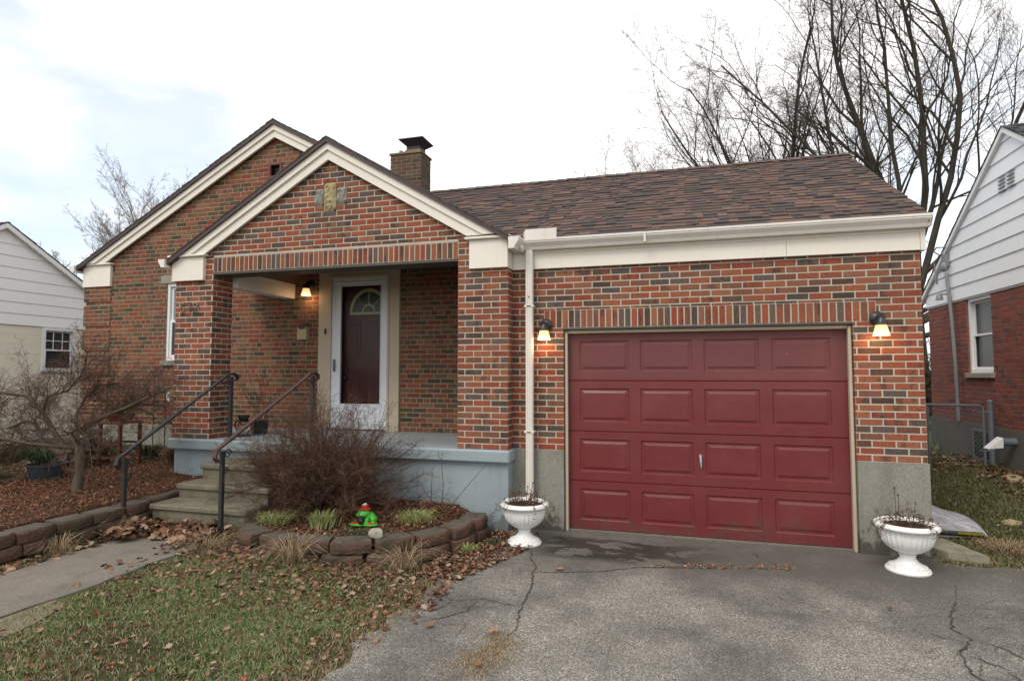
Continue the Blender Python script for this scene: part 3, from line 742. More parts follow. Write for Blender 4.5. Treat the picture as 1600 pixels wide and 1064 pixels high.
# --- garage door
gd = MB()
for a, b in ((GL, GL + .035), (GR - .035, GR)): gd.box(a, .05, 0.0, b, .14, 2.165, bev=.004)
gd.box(GL + .036, .05, 2.13, GR - .036, .14, 2.165, bev=.004)
for a, b in ((GL + .012, GL + .04), (GR - .04, GR - .012)): gd.box(a, .028, 0.0, b, .05, 2.15, bev=.003)
gframe = gd.build('garage_door', 'casing_tan', house); gframe['label'] = 'burgundy overhead garage door in a tan frame'
def door_section(z0, z1):
    m = MB(); x0, x1 = GL + .038, GR - .038; y = .105
    pans = []; w = (x1 - x0)
    for k in range(4):
        c = x0 + w * (.154 + .2305 * k); c = x0 + .12 + .27 + k * .652
        pans.append((c - .268, c + .268))
    pz0, pz1 = z0 + .10, z1 - .085
    g = .006
    xs = [x0] + [v for p in pans for v in p] + [x1]
    m.quad((x0, y, z0 + g), (x1, y, z0 + g), (x1, y, pz0), (x0, y, pz0)); m.quad((x0, y, pz1), (x1, y, pz1), (x1, y, z1 - g), (x0, y, z1 - g))
    for i in range(0, len(xs), 2): m.quad((xs[i], y, pz0), (xs[i + 1], y, pz0), (xs[i + 1], y, pz1), (xs[i], y, pz1))
    for a, b in pans:
        rings = [(0, 0), (.010, .011), (.026, .011), (.050, .002)]
        R_ = [[(a + d, y + q, pz0 + d), (b - d, y + q, pz0 + d), (b - d, y + q, pz1 - d), (a + d, y + q, pz1 - d)] for d, q in rings]
        o = len(m.v); m.v += [p for r in R_ for p in r]
        for r in range(3):
            for k in range(4):
                m.f.append((o + r * 4 + k, o + r * 4 + (k + 1) % 4, o + r * 4 + 4 + (k + 1) % 4, o + r * 4 + 4 + k)); m.mi.append(0)
        m.f.append((o + 12, o + 13, o + 14, o + 15)); m.mi.append(0)
    m.quad((x0, y, z1 - g), (x1, y, z1 - g), (x1, y + .012, z1), (x0, y + .012, z1)); m.quad((x0, y + .012, z0), (x1, y + .012, z0), (x1, y, z0 + g), (x0, y, z0 + g))
    m.box(x0, y + .014, z0, x1, y + .05, z1)
    o = m.build('door_section', 'door_burgundy', gframe)
    return o
hs = [0.012, .53, 1.066, 1.615, 2.132]
for i, (a, b) in enumerate(zip(hs, hs[1:])):
    o = door_section(a, b)
    if i == 3: o['label'] = 'faded and crazed top section of the garage door'
m = MB(); m.tube([(.18, .105, .84), (.18, .085, .84)], .016, 14); m.tube([(.18, .08, .85), (.18, .078, .83), (.184, .076, .74), (.186, .078, .725)], [.012, .013, .009, .006], 8)
m.build('handle', 'bag_plastic', gframe, True)
m = MB(); m.box(GL + .03, .06, .001, GR - .03, .16, .011); m.build('threshold', 'walk_concrete', gframe)
# --- front door
def frame_boxes(m, x0, x1, z0, z1, w, ya, yb, bev=.004, bottom=True):
    m.box(x0, ya, z0, x0 + w, yb, z1, bev=bev); m.box(x1 - w, ya, z0, x1, yb, z1, bev=bev)
    m.box(x0 + w, ya + .001, z1 - w, x1 - w, yb - .001, z1, bev=bev)
    if bottom: m.box(x0 + w, ya + .001, z0, x1 - w, yb - .001, z0 + w, bev=bev)
m = MB(); m.box(-5.225, BW - .035, .863, -5.005, BW + .12, 3.22, bev=.005); m.box(-4.075, BW - .035, .863, -3.888, BW + .12, 3.22, bev=.005)
m.box(-5.004, BW - .034, 3.115, -4.076, BW + .12, 3.219, bev=.005)
m.box(-5.04, BW - .048, .863, -5.0, BW - .034, 3.14, bev=.003); m.box(-4.08, BW - .048, .863, -4.045, BW - .034, 3.14, bev=.003); m.box(-5.04, BW - .0475, 3.11, -4.045, BW - .0335, 3.145, bev=.003)
fd = m.build('front_door', 'casing_tan', house); fd['label'] = 'dark red front door behind a white storm door'
m = MB(); fz = .88
m.box(-5.0, BW - .03, fz, -4.845, BW + .01, 3.11, bev=.004); m.box(-4.19, BW - .03, fz, -4.08, BW + .01, 3.11, bev=.004)
m.box(-4.844, BW - .029, 2.985, -4.191, BW + .009, 3.109, bev=.004); m.box(-4.844, BW - .029, fz, -4.191, BW + .009, 1.25, bev=.004)
for q in ((-4.86, -4.845), (-4.19, -4.175)): m.box(q[0], BW - .038, 1.23, q[1], BW - .0301, 3.0)
m.box(-4.80, BW - .036, .95, -4.24, BW - .0292, 1.16, bev=.004)
m.box(-4.96, BW - .038, 3.03, -4.1, BW - .0302, 3.05, bev=.003)
sd = m.build('storm_door', 'storm_white', fd)
m = MB(); m.box(-4.845, BW - .012, 1.25, -4.19, BW - .008, 2.985); m.build('glass', 'glass', fd)
m = MB(); m.box(-4.955, BW - .06, 1.72, -4.925, BW - .031, 1.90, bev=.006); m.tube([(-4.94, BW - .07, 1.80), (-4.90, BW - .075, 1.80)], .008, 8); m.build('latch', 'galvanised', fd)
m = MB(); dy = BW + .085
m.box(-4.99, dy, .88, -4.09, dy + .04, 3.1)
for q in ((-4.80, -4.58, 1.05, 1.75), (-4.42, -4.20, 1.05, 1.75), (-4.80, -4.58, 1.9, 2.45), (-4.42, -4.20, 1.9, 2.45)):
    m.box(q[0], dy - .010, q[2], q[1], dy - .001, q[3], bev=.009)
    m.box(q[0] + .04, dy - .018, q[2] + .04, q[1] - .04, dy - .0105, q[3] - .04, bev=.007)
m.build('door_leaf', 'door_red', fd)
m = MB(); c = Vector((-4.44, dy - .014, 2.60)); r0, r1 = .275, .31
def arc(m, c, ra, rb, y0, y1, n=20, a0=0, a1=math.pi):
    for k in range(n):
        p, q = a0 + (a1 - a0) * k / n, a0 + (a1 - a0) * (k + 1) / n
        P = lambda r, an: (c.x + r * math.cos(an), c.z + r * math.sin(an) * 1.12)
        o = [P(ra, p), P(rb, p), P(rb, q), P(ra, q)]
        m.prism([(u, y0, v) for u, v in o], (0, y0, 0), (0, y1, 0))
arc(m, c, .27, .315, dy - .022, dy - .002); arc(m, c, .085, .11, dy - .020, dy - .003, 12)
m.box(c.x - .315, dy - .022, c.z - .035, c.x + .315, dy - .002, c.z + .002)
for an in (45, 90, 135):
    a = R(an); m.tube([(c.x + .1 * math.cos(a), dy - .012, c.z + .112 * math.sin(a)), (c.x + .28 * math.cos(a), dy - .012, c.z + .31 * math.sin(a))], .010, 6)
m.build('fanlight', 'brass_pale', fd)
m = MB(); arc(m, c, 0.001, .272, dy - .007, dy - .0015); m.build('fanlight_glass', 'dark_pane', fd)
m = MB(); m.tube([(-4.79, dy, 1.74), (-4.79, dy - .05, 1.74)], .026, 12); m.build('deadbolt', 'black_iron', fd, True)
m = MB(); m.ball((-4.79, dy - .06, 1.62), .03, 12, 8); m.tube([(-4.79, dy, 1.62), (-4.79, dy - .05, 1.62)], .014, 8)
m.build('door_knob', 'black_iron', fd, True)
m = MB(); m.box(-5.115, BW - .055, 2.275, -5.085, BW - .035, 2.36, bev=.006); bl = m.build('doorbell', 'rust_rail', house)
# --- front window beside the porch
m = MB(); frame_boxes(m, WL, WR, WB, WT, .05, BW + .015, BW + .10)
wf = m.build('window', 'white_vinyl', house); wf['label'] = 'white sash window partly hidden by the porch pier'
m = MB(); frame_boxes(m, WL + .052, WR - .052, 2.52, WT - .052, .04, BW + .05, BW + .09); m.build('upper_sash', 'white_vinyl', wf)
m = MB(); frame_boxes(m, WL + .052, WR - .052, WB + .052, 2.565, .042, BW + .028, BW + .052); m.build('lower_sash', 'white_vinyl', wf)
m = MB(); m.box(WL + .05, BW + .075, 2.55, WR - .05, BW + .08, WT - .08); m.build('curtain', 'lace_curtain', wf)
m = MB(); m.box(WL + .05, BW + .044, WB + .08, WR - .05, BW + .047, 2.54); m.build('pane', 'dark_pane', wf)
m = MB(); m.box(WL - .06, BW - .05, WB - .08, WR + .06, BW + .1, WB - .001, bev=.006); m.build('sill', 'foundation', wf)
# --- house number, brass digits on the left pier
def digit(pts, x, z, s=.118):
    m = MB()
    for st in pts: m.tube([(x + a * s * .62, PF - .024, z + b * s) for a, b in st], .0095, 6)
    m.build('house_number', 'number_metal', house)
def ar(cx, cz, r, a0, a1, n=9, sx=1.): return [(cx + r * sx * math.cos(R(a0 + (a1 - a0) * i / n)), cz + r * math.sin(R(a0 + (a1 - a0) * i / n))) for i in range(n + 1)]
digit([[(.9, 1.0), (.2, 1.0), (.12, .56)] + ar(.42, .32, .32, 125, -150, 12, 1.3)], -6.235, 2.475)
digit([[(.0, 1.0), (.85, 1.0), (.3, 0.)]], -6.125, 2.485)
digit([ar(.42, .70, .30, 165, -30, 8, 1.3) + [(.1, .0), (.9, .02)]], -6.02, 2.475)
# stay ring on the pier's left edge
m = MB(); m.tube([(-6.375, PF - .03 + .0, 1.39) for _ in range(1)] + [(-6.34 - .05 * math.cos(R(a)) , PF - .035, 1.39 + .06 * math.sin(R(a))) for a in range(-75, 80, 15)], .009, 8)
m.v = [v for v in m.v]
hb = m.build('hook', 'urn_white', house, True)

# --- wall lamps
def wall_lamp(x, y, z, label, s=1.12):
    t_ = thing('wall_lamp', label, 'lamp', (x, y, z), 'lit wall lamps on the house')
    rot = Matrix.Rotation(R(90), 3, 'X')
    m = MB(); m.lathe((x, y, z), [(0.0001, 0.0), (.060 * s, 0.0), (.062 * s, .012), (.045 * s, .03), (.03 * s, .04), (.0001, .045)], 20, axis=rot)
    m.build('wall_plate', 'dark_bronze', t_, True)
    m = MB(); m.tube([(x, y - .03, z), (x, y - .09, z + .01), (x, y - .12, z - .015), (x, y - .12, z - .05)], [.022 * s, .022 * s, .028 * s, .034 * s], 12)
    m.lathe((x, y - .12, z - .07), [(.0001, .062), (.034 * s, .058), (.048 * s, .03), (.05 * s, .0), (.03 * s, .0)], 20)
    m.build('arm', 'dark_bronze', t_, True)
    m = MB(); m.lathe((x, y - .12, z - .17), [(.066 * s, 0.), (.062 * s, .004), (.052 * s, .05), (.044 * s, .085), (.040 * s, .105), (.037 * s, .105), (.041 * s, .085), (.049 * s, .05), (.058 * s, .006), (.066 * s, 0.)], 24)
    sh = m.build('lamp_shade', 'lamp_glow', t_, True)
    # object origin at the shade so its glow is centred on the bulb
    for v in sh.data.vertices: v.co -= Vector((0, -.12, -.11))
    sh.location = (0, -.12, -.11)
    ld = bpy.data.lights.new('bulb', 'POINT'); ld.energy = 1.3; ld.color = (1, .62, .32); ld.shadow_soft_size = .03
    lo = bpy.data.objects.new('bulb', ld); lo.parent = t_; lo.location = (0, -.12, -.20); COL.objects.link(lo)
    return t_
wall_lamp(-1.42, -.012, 2.225, 'lit wall lamp between the downspout and the garage door')
wall_lamp(1.80, -.012, 2.215, 'lit wall lamp to the right of the garage door')
wall_lamp(-5.385, BW - .008, 3.03, 'lit wall lamp inside the porch by the front door')
# --- mailbox
mb_ = thing('mailbox', 'pale brass wall mailbox hanging beside the front door', 'mailbox', (-5.475, BW, 2.2))
m = MB(); m.prism([(-5.56, BW - .008, 2.20), (-5.40, BW - .008, 2.20), (-5.40, BW - .008, 2.40), (-5.425, BW - .008, 2.365), (-5.48, BW - .008, 2.35), (-5.535, BW - .008, 2.365), (-5.56, BW - .008, 2.40)], (0, BW - .085, 0), (0, BW, 0))
m.v = [(v[0], v[1] - .075, v[2]) for v in m.v]
m.build('box', 'brass_pale', mb_)
m = MB(); m.box(-5.555, BW - .082, 2.345, -5.405, BW - .012, 2.405, bev=.008); m.prism([(-5.555, BW - .08, 2.40), (-5.405, BW - .08, 2.40), (-5.43, BW - .02, 2.45), (-5.53, BW - .02, 2.45)], (0, 0, 0), (0, .01, .004)); m.build('lid', 'brown_metal', mb_)
for xx in (-5.53, -5.43): m = MB(); m.tube([(xx, BW - .02, 2.20), (xx, BW - .03, 2.10), (xx, BW - .06, 2.085), (xx, BW - .075, 2.11)], .004, 6); m.build('newspaper_hook', 'brass_pale', mb_)

# =================================================================== STEPS AND RAILINGS
SX0, SX1 = -5.36, -4.16
st = thing('front_steps', 'worn mossy concrete steps leading up to the porch', 'steps', ((SX0 + SX1) / 2, -1.4, .1))
for (ya, yb, zt, zb) in ((-1.405, -1.07, .337, .0), (-1.07, -.745, .487, .05), (-.745, -.202, .655, .1)):
    m = MB(); m.box(SX0 + .025, ya + .03, zb, SX1 - .025, yb + .029, zt - .055); m.box(SX0, ya, zt - .058, SX1, yb + .03, zt, bev=.012)
    m.build('step', 'steps_concrete', st)
def railing(x, label, mats, zlo, ztop, xl=None):
    xl = xl if xl is not None else x
    r = thing('stair_railing', label, 'railing', (xl, -1.6, .08), 'iron railings of the front steps')
    m = MB(); m.tube([(xl, -1.6, .05), (xl, -1.6, zlo - .03)], .02, 4, square=(.018, .018)); m.build('post', 'black_iron', r)
    m = MB(); m.tube([(x, -.24, .868), (x, -.24, ztop - .03)], .02, 4, square=(.018, .018)); m.box(x - .05, -.29, .869, x + .05, -.19, .880); m.build('post', 'black_iron', r)
    hr = [(xl - .0, -1.66, zlo - .12), (xl, -1.70, zlo - .075), (xl, -1.68, zlo - .01), (xl, -1.62, zlo + .02), (x, -.40, ztop - .06), (x, -.30, ztop), (x, -.22, ztop + .012), (x, -.15, ztop - .01), (x, -.135, ztop - .05), (x, -.165, ztop - .07)]
    m = MB(); m.tube(hr, .02, 4, square=(.022, .010)); m.build('handrail', mats, r)
    for (cy_, cz_, s) in ((-.31, ztop - .12, .055), (-1.53, zlo - .06, .05), (-1.55, zlo - .22, .035)):
        m = MB(); m.tube([(x if cy_ > -1 else xl, cy_ + s * (1 - k / 22) * math.cos(k * .55), cz_ + s * (1 - k / 22) * math.sin(k * .55)) for k in range(16)], .006, 5); m.build('scroll', 'black_iron', r)
railing(-5.39, 'black iron stair railing on the left of the steps', 'black_iron', .85, 1.68, -5.47)
railing(-4.22, 'iron stair railing with a rusty brown handrail by the bare bush', 'rust_rail', .97, 1.69, -4.27)
# =================================================================== GROUND
def sst(a, b, x): t_ = np.clip((x - a) / (b - a), 0, 1); return t_ * t_ * (3 - 2 * t_)
def H(X, Y):
    """height of the ground"""
    X = np.asarray(X, float); Y = np.asarray(Y, float)
    lawn = .10 * sst(-1.9, -4.0, X) - .012
    bed = .345 + .06 * sst(-1.2, .6, Y) + .08 * sst(.4, 1.5, Y) + .03 * sst(-5.6, -6.6, X)
    bed = bed * (1 - sst(-8.6, -11.5, X)) + .19 * sst(-8.6, -11.5, X)
    left = np.where(X < -5.62, bed, lawn)
    right = np.where(Y > -.1, .38 * sst(-.1, 3.4, Y) * sst(2.1, 3.6, X) + .06 * sst(-.1, 1.2, Y), 0) - .012
    h = np.where(X > 0, np.where(X > 2.2, right, -.012), left)
    far = sst(5, 9, Y)
    h = h * (1 - far) + .3 * far
    return h
def Hs(x, y): return float(H(np.array([x]), np.array([y]))[0])
xs = np.unique(np.concatenate([[-400, -150, -60, -30, -20], np.arange(-16, -5.7, .3), [-5.66, -5.62, -5.60], np.arange(-5.4, 6.6, .2), [8, 12, 20, 40, 90, 200, 400]]))
ys = np.unique(np.concatenate([[-200, -60, -25, -14], np.arange(-9, 9.3, .2), [-.1, -.08, 12, 20, 40, 90, 200, 500]]))
GX, GY = np.meshgrid(xs, ys); GZ = H(GX, GY) + (RNG.random(GX.shape) - .5) * .008
nx, ny = len(xs), len(ys)
V = np.stack([GX, GY, GZ], -1).reshape(-1, 3)
ii, jj = np.meshgrid(np.arange(nx - 1), np.arange(ny - 1)); b_ = (jj * nx + ii).ravel()
F = np.stack([b_, b_ + 1, b_ + nx + 1, b_ + nx], -1)
g = npmesh('ground', V, F, 'lawn_soil'); tag(g, kind='structure')
# driveway with a slightly ragged left edge
edge = []
y = -12.
while y < -.25:
    edge.append((-1.96 + .035 * math.sin(y * 5.1) + .03 * math.sin(y * 13.7 + 1) + random.uniform(-.02, .02) + (.22 * max(0, (y + 1.5)) if y > -1.5 else 0), y)); y += .07
edge.append((PR + .01, -.22))
m = MB(); pts = edge + [(PR + .01, -.006), (2.2, -.006), (2.22, -.12)]
x = 2.3
while x < 9: pts.append((x, -.12 + .03 * math.sin(x * 7) + random.uniform(-.015, .015))); x += .08
pts += [(9, -.12), (9, -12)]
m.add([(p[0], p[1], .0) for p in pts], [tuple(range(len(pts)))[::-1]])
m.box(GL, -.004, -.012, GR, .3, .0005)
o = m.build('driveway', 'asphalt'); tag(o, kind='structure')
# cracks, each a thin jagged sunken-looking line of dirt
def crack(pts, w=.010, nm='crack'):
    P = []
    for a, b in zip(pts, pts[1:]):
        n = max(2, int(math.dist(a, b) / .03))
        for k in range(n): P.append((a[0] + (b[0] - a[0]) * k / n + random.uniform(-.011, .011), a[1] + (b[1] - a[1]) * k / n + random.uniform(-.011, .011)))
    P.append(pts[-1]); L = []; Rr = []
    for i, p in enumerate(P):
        q, r = P[max(i - 1, 0)], P[min(i + 1, len(P) - 1)]; dx, dy = r[0] - q[0], r[1] - q[1]; l = math.hypot(dx, dy) or 1
        ww = w * random.uniform(.15, 1.) * (min(i, len(P) - 1 - i, 5) / 5 + .1)
        L.append((p[0] - dy / l * ww, p[1] + dx / l * ww, .004)); Rr.append((p[0] + dy / l * ww, p[1] - dx / l * ww, .004))
    n = len(P); mb.add(L + Rr, [(i, n + i, n + i + 1, i + 1) for i in range(n - 1)])
mb = MB()
crack([(-1.40, -.75), (-1.36, -1.0), (-1.25, -1.20), (-1.244, -1.351), (-1.161, -1.748), (-1.133, -2.194), (-1.08, -2.455), (-1.12, -2.75)], .008)
crack([(-1.25, -1.36), (-1.036, -1.32), (-.68, -1.19), (-.372, -.98), (.059, -.874), (.594, -.738), (.962, -.667)], .009)
crack([(-1.17, -1.80), (-1.40, -1.83), (-1.62, -1.75)], .003); crack([(-1.14, -2.12), (-1.486, -2.05), (-1.65, -2.15), (-1.82, -2.05)], .005)
crack([(-1.486, -2.08), (-1.50, -2.29), (-1.62, -2.45), (-1.75, -2.55)], .006); crack([(-1.65, -2.15), (-1.72, -2.35), (-1.85, -2.4)], .006)
crack([(1.95, -1.1), (1.80, -1.42), (1.70, -1.70), (1.75, -1.83), (1.60, -2.06), (1.55, -2.32), (1.62, -2.6), (1.5, -3.1)], .009)
crack([(1.75, -1.83), (1.9, -1.95), (2.0, -2.2), (2.3, -2.4)], .006); crack([(1.60, -2.06), (1.75, -2.2), (1.8, -2.5)], .006); crack([(2.1, -.7), (1.95, -1.1)], .006)
crack([(-.17, -.30), (-.10, -.45), (-.05, -.62), (.05, -.86)], .010); crack([(.60, -.20), (.66, -.40), (.80, -.62)], .008)
crack([(.62, -1.25), (.74, -1.5), (.86, -1.7)], .003)
for cx_, cy_, nn in ((-1.55, -2.2, 9), (1.68, -2.15, 9), (1.9, -1.3, 4)):
    for k in range(nn):
        a = random.uniform(0, 6.28); p = (cx_ + random.uniform(-.22, .22), cy_ + random.uniform(-.3, .3)); pts = [p]
        for q in range(3): a += random.uniform(-.7, .7); p = (p[0] + .09 * math.cos(a), p[1] + .09 * math.sin(a)); pts.append(p)
        crack(pts, .004)
mb.build('crack', 'crack_dark'); tag(bpy.data.objects['crack'], kind='structure')
# front walk and the dirt strip along it
m = MB(); wp = []
for y in np.arange(-8, -1.69, .12): wp.append((-4.27 + .02 * math.sin(y * 6) + random.uniform(-.015, .015) - (.12 if y > -1.85 else 0), y))
wq = [(-5.22 + .02 * math.sin(y * 5) + random.uniform(-.015, .015), y) for y in np.arange(-1.72, -8, -.12)]
n_ = len(wp + wq); m.add([(*p, Hs(*p) + .026) for p in wp + wq] + [(*p, Hs(*p) - .05) for p in wp + wq], [tuple(range(n_))[::-1]] + [(i, (i + 1) % n_, n_ + (i + 1) % n_, n_ + i) for i in range(n_)])
tag(m.build('path', 'walk_concrete'), kind='structure')
m = MB(); dp = [(-4.27, -3.15), (-4.10, -3.2), (-3.98, -3.5), (-3.95, -3.9), (-4.0, -4.6), (-4.27, -4.6)]
m.add([(*p, Hs(*p) + .016) for p in dp], [tuple(range(len(dp)))[::-1]]); tag(m.build('dirt_patch', 'sand_dirt'), kind='structure')
# bed and planter soil sheets
def sheet(name, fx, mat, x0, x1, y0, y1, st=.08, off=.012, amp=.02, inside=None, hf=None):
    xs = np.arange(x0, x1 + st / 2, st); ys = np.arange(y0, y1 + st / 2, st); GX, GY = np.meshgrid(xs, ys)
    Z = (hf or H)(GX, GY) + off + (RNG.random(GX.shape) - .3) * amp
    nx = len(xs); ii, jj = np.meshgrid(np.arange(nx - 1), np.arange(len(ys) - 1)); b = (jj * nx + ii).ravel()
    F = np.stack([b, b + 1, b + nx + 1, b + nx], -1)
    if inside is not None:
        ok = inside(GX.ravel()[F].mean(1), GY.ravel()[F].mean(1)); F = F[ok]
    o = npmesh(name, np.stack([GX, GY, Z], -1).reshape(-1, 3), F, mat, smooth=True); tag(o, kind='structure'); return o
sheet('bed_soil', 0, 'soil', -9.42, -5.58, -4.2, 1.36)
RING = [(-4.13, -.70), (-4.17, -.95), (-4.22, -1.2), (-4.14, -1.45), (-3.90, -1.60), (-3.55, -1.67), (-3.2, -1.68), (-2.85, -1.62), (-2.55, -1.46), (-2.30, -1.20), (-2.14, -.88), (-2.07, -.55), (-2.10, -.30)]
def inpoly(P, x, y):
    x = np.asarray(x); y = np.asarray(y); c = np.zeros(x.shape, bool); n = len(P)
    for i in range(n):
        (x1, y1), (x2, y2) = P[i], P[(i + 1) % n]
        c ^= ((y1 > y) != (y2 > y)) & (x < (x2 - x1) * (y - y1) / (y2 - y1 + 1e-12) + x1)
    return c
RP = RING + [(-2.1, -.19), (-4.15, -.19)]
RI = [(-3.13 + (x + 3.13) * .965, -.75 + (y + .75) * .965) for x, y in RING] + [(-2.13, -.19), (-4.12, -.19)]
RM = [(-3.13 + (x + 3.13) * .90, -.75 + (y + .75) * .90) for x, y in RING] + [(-2.2, -.21), (-4.05, -.21)]
Hr = lambda X, Y: .19 + (.07 - .10 * sst(-2.45, -2.12, np.asarray(X))) * sst(-1.5, -.5, np.asarray(Y)) + 0 * np.asarray(X)
sheet('planter_soil', 0, 'soil', -4.35, -1.95, -1.75, -.19, .06, 0, .03, lambda x, y: inpoly(RI, x, y), Hr)

# =================================================================== EDGING BLOCKS
def block_mesh(L, D, h, seed):
    rnd = random.Random(seed); m = MB(); nx = 6
    # curved, split-face front (towards -y), chamfered top
    fr = [(-L / 2 + L * i / nx, -D / 2 + .012 - .045 * math.sin(math.pi * i / nx) ** .6 + rnd.uniform(-.005, .005)) for i in range(nx + 1)]
    prof = [(.012, 0, .98), (.0, h * .12, 1.), (-.004, h * .5, 1.), (.0, h * .8, 1.), (.010, h * .95, .985), (.022, h, .95)]
    vs = []
    for a, z, s in prof: vs += [(x * s, y + a + rnd.uniform(-.004, .004), z + rnd.uniform(-.002, .002)) for x, y in fr] + [(L / 2 * .86 * s, D / 2, z), (-L / 2 * .86 * s, D / 2, z)]
    n = nx + 3; m.add(vs, [(j * n + i, j * n + (i + 1) % n, (j + 1) * n + (i + 1) % n, (j + 1) * n + i) for j in range(len(prof) - 1) for i in range(n)])
    m.add(vs[-n:], [tuple(range(n))], 1)
    return m
def wall_line(pts, L):
    out = []; acc = 0; segs = list(zip(pts, pts[1:])); tot = sum(math.dist(a, b) for a, b in segs); n = round(tot / L); w = tot / n
    for k in range(n):
        s = (k + .5) * w
        for a, b in segs:
            d = math.dist(a, b)
            if s <= d: t_ = s / d; out.append((a[0] + (b[0] - a[0]) * t_, a[1] + (b[1] - a[1]) * t_, math.atan2(b[1] - a[1], b[0] - a[0]), w)); break
            s -= d
    return out
def edging(label, pts, z0, courses, L, seed, skipdrop=0):
    t_ = thing('garden_edging', label, 'edging', (pts[len(pts) // 2][0], pts[len(pts) // 2][1], z0))
    for c in range(courses):
        q = pts if c % 2 == 0 else [tuple(np.array(pts[0]) * .5 + np.array(pts[1]) * .5)] + pts[1:]
        for i, (x, y, a, w) in enumerate(wall_line(q, L)):
            m = block_mesh(w * 1.02 - .014, .21, .106, seed + i + 31 * c); rot = Matrix.Rotation(a + random.uniform(-.05, .05), 3, 'Z')
            back = .022 * c
            pos = Vector((x, y, z0 + c * .111 + random.uniform(-.004, .004))) + rot @ Vector((0, back, 0))
            m.v = [tuple(rot @ Vector(v) + pos) for v in m.v]
            m.build('block', ['edging_block', 'edging_top'], t_)
    return t_
edging('curved two course edging of rust brown blocks around the bare bush', RING, .0, 2, .36, 100)
edging('straight two course edging of mossy blocks along the left bed', [(-5.5, -4.6), (-5.5, -3.4), (-5.50, -2.4), (-5.50, -1.6), (-5.58, -1.0), (-5.72, -.62)], .135, 2, .33, 300)

# =================================================================== GRASS, LEAVES, MULCH
def blades(name, n, x0, x1, y0, y1, mat, h=(.025, .055), w=.004, dens=None, hf=H, lean=.6, label=None, z=0., cat='grass'):
    X = RNG.uniform(x0, x1, n); Y = RNG.uniform(y0, y1, n)
    if dens is not None:
        k = RNG.random(n) < dens(X, Y); X, Y = X[k], Y[k]
    n = len(X); Z = hf(X, Y) + z; hh = RNG.uniform(*h, n); a = RNG.uniform(0, 2 * np.pi, n); b = RNG.uniform(0, 2 * np.pi, n)
    ln = RNG.random(n) * lean * hh; wx, wy = np.cos(a) * w, np.sin(a) * w
    P0 = np.stack([X - wx, Y - wy, Z - .004], -1); P1 = np.stack([X + wx, Y + wy, Z - .004], -1)
    mx, my = X + np.cos(b) * ln * .35, Y + np.sin(b) * ln * .35
    P2 = np.stack([mx + wx * .7, my + wy * .7, Z + hh * .6], -1); P3 = np.stack([mx - wx * .7, my - wy * .7, Z + hh * .6], -1)
    P4 = np.stack([X + np.cos(b) * ln * 1.3, Y + np.sin(b) * ln * 1.3, Z + hh], -1)
    V = np.stack([P0, P1, P2, P3, P4], 1).reshape(-1, 3); o = np.arange(n)[:, None] * 5
    F = np.concatenate([o + [[0, 1, 2]], o + [[0, 2, 3]], o + [[3, 2, 4]]])
    ob = npmesh(name, V, F, mat); tag(ob, label, cat, kind='stuff'); return ob
def vn(X, Y, s, seed=0):
    """cheap value noise 0..1"""
    r = np.random.default_rng(seed); T = r.random((64, 64)); x = X * s + 100; y = Y * s + 100
    i, j = np.floor(x).astype(int), np.floor(y).astype(int); fx, fy = x - i, y - j; fx = fx * fx * (3 - 2 * fx); fy = fy * fy * (3 - 2 * fy)
    g = lambda a, b: T[a % 64, b % 64]
    return (g(i, j) * (1 - fx) + g(i + 1, j) * fx) * (1 - fy) + (g(i, j + 1) * (1 - fx) + g(i + 1, j + 1) * fx) * fy
def dl(X, Y):
    d = .05 + 1.05 * vn(X, Y, 2.3, 3) * (.5 + .8 * vn(X, Y, 6.3, 33)); d *= np.where(X > -1.98, .35, 1.)
    d *= np.where(inpoly(RP, X, Y), 0, 1)
    d *= 1 - .80 * sst(-2.5, -1.8, Y + .25 * (vn(X, Y, 4, 34) - .5)); d *= 1 - .8 * sst(-2.35, -2.02, X)
    return d
blades('lawn', 170000, -4.25, -1.86, -5.2, -1.6, 'grass_blades', (.012, .034), .0024, dl, lean=1.5, label='short green lawn between the front walk and the driveway')
blades('dry_grass', 80000, -4.25, -1.84, -5.2, -1.6, 'straw', (.010, .030), .0020, lambda X, Y: .12 + .75 * vn(X, Y, 3.1, 5) ** 2 + .6 * sst(-2.4, -2.05, X), label='straw coloured dead grass mixed through the front lawn', lean=1.6)
blades('grass_strip', 9000, -5.45, -5.2, -5, -1.9, 'grass_blades', (.02, .05), .003, lambda X, Y: .3 + .6 * vn(X, Y, 3, 8), label='narrow strip of grass between the front walk and the left edging')
blades('side_lawn', 60000, 2.2, 4.15, -.12, 4.5, 'grass_dull', (.015, .038), .0045, lambda X, Y: (.25 + .8 * vn(X, Y, 2, 9)), lean=1.4, label='dull green side lawn between the two houses')
blades('straw_edge', 7000, 2.2, 5.5, -.3, .45, 'straw', (.01, .04), .003, lambda X, Y: .2 + .8 * vn(X, Y, 4, 11) * (1 - sst(.0, .45, Y)), label='dead grass along the driveway edge by the side lawn', lean=1.8)
blades('back_grass', 9000, 2.3, 8, 5.2, 16, 'sprout', (.05, .12), .02, label='brighter grass of the back yard seen between the houses')
blades('left_grass', 9000, -12.8, -8.4, -3.0, 4.5, 'grass_dull', (.03, .09), .007, lambda X, Y: .3 + .7 * vn(X, Y, 2, 12), label='rough grass and weeds beside the cream house')
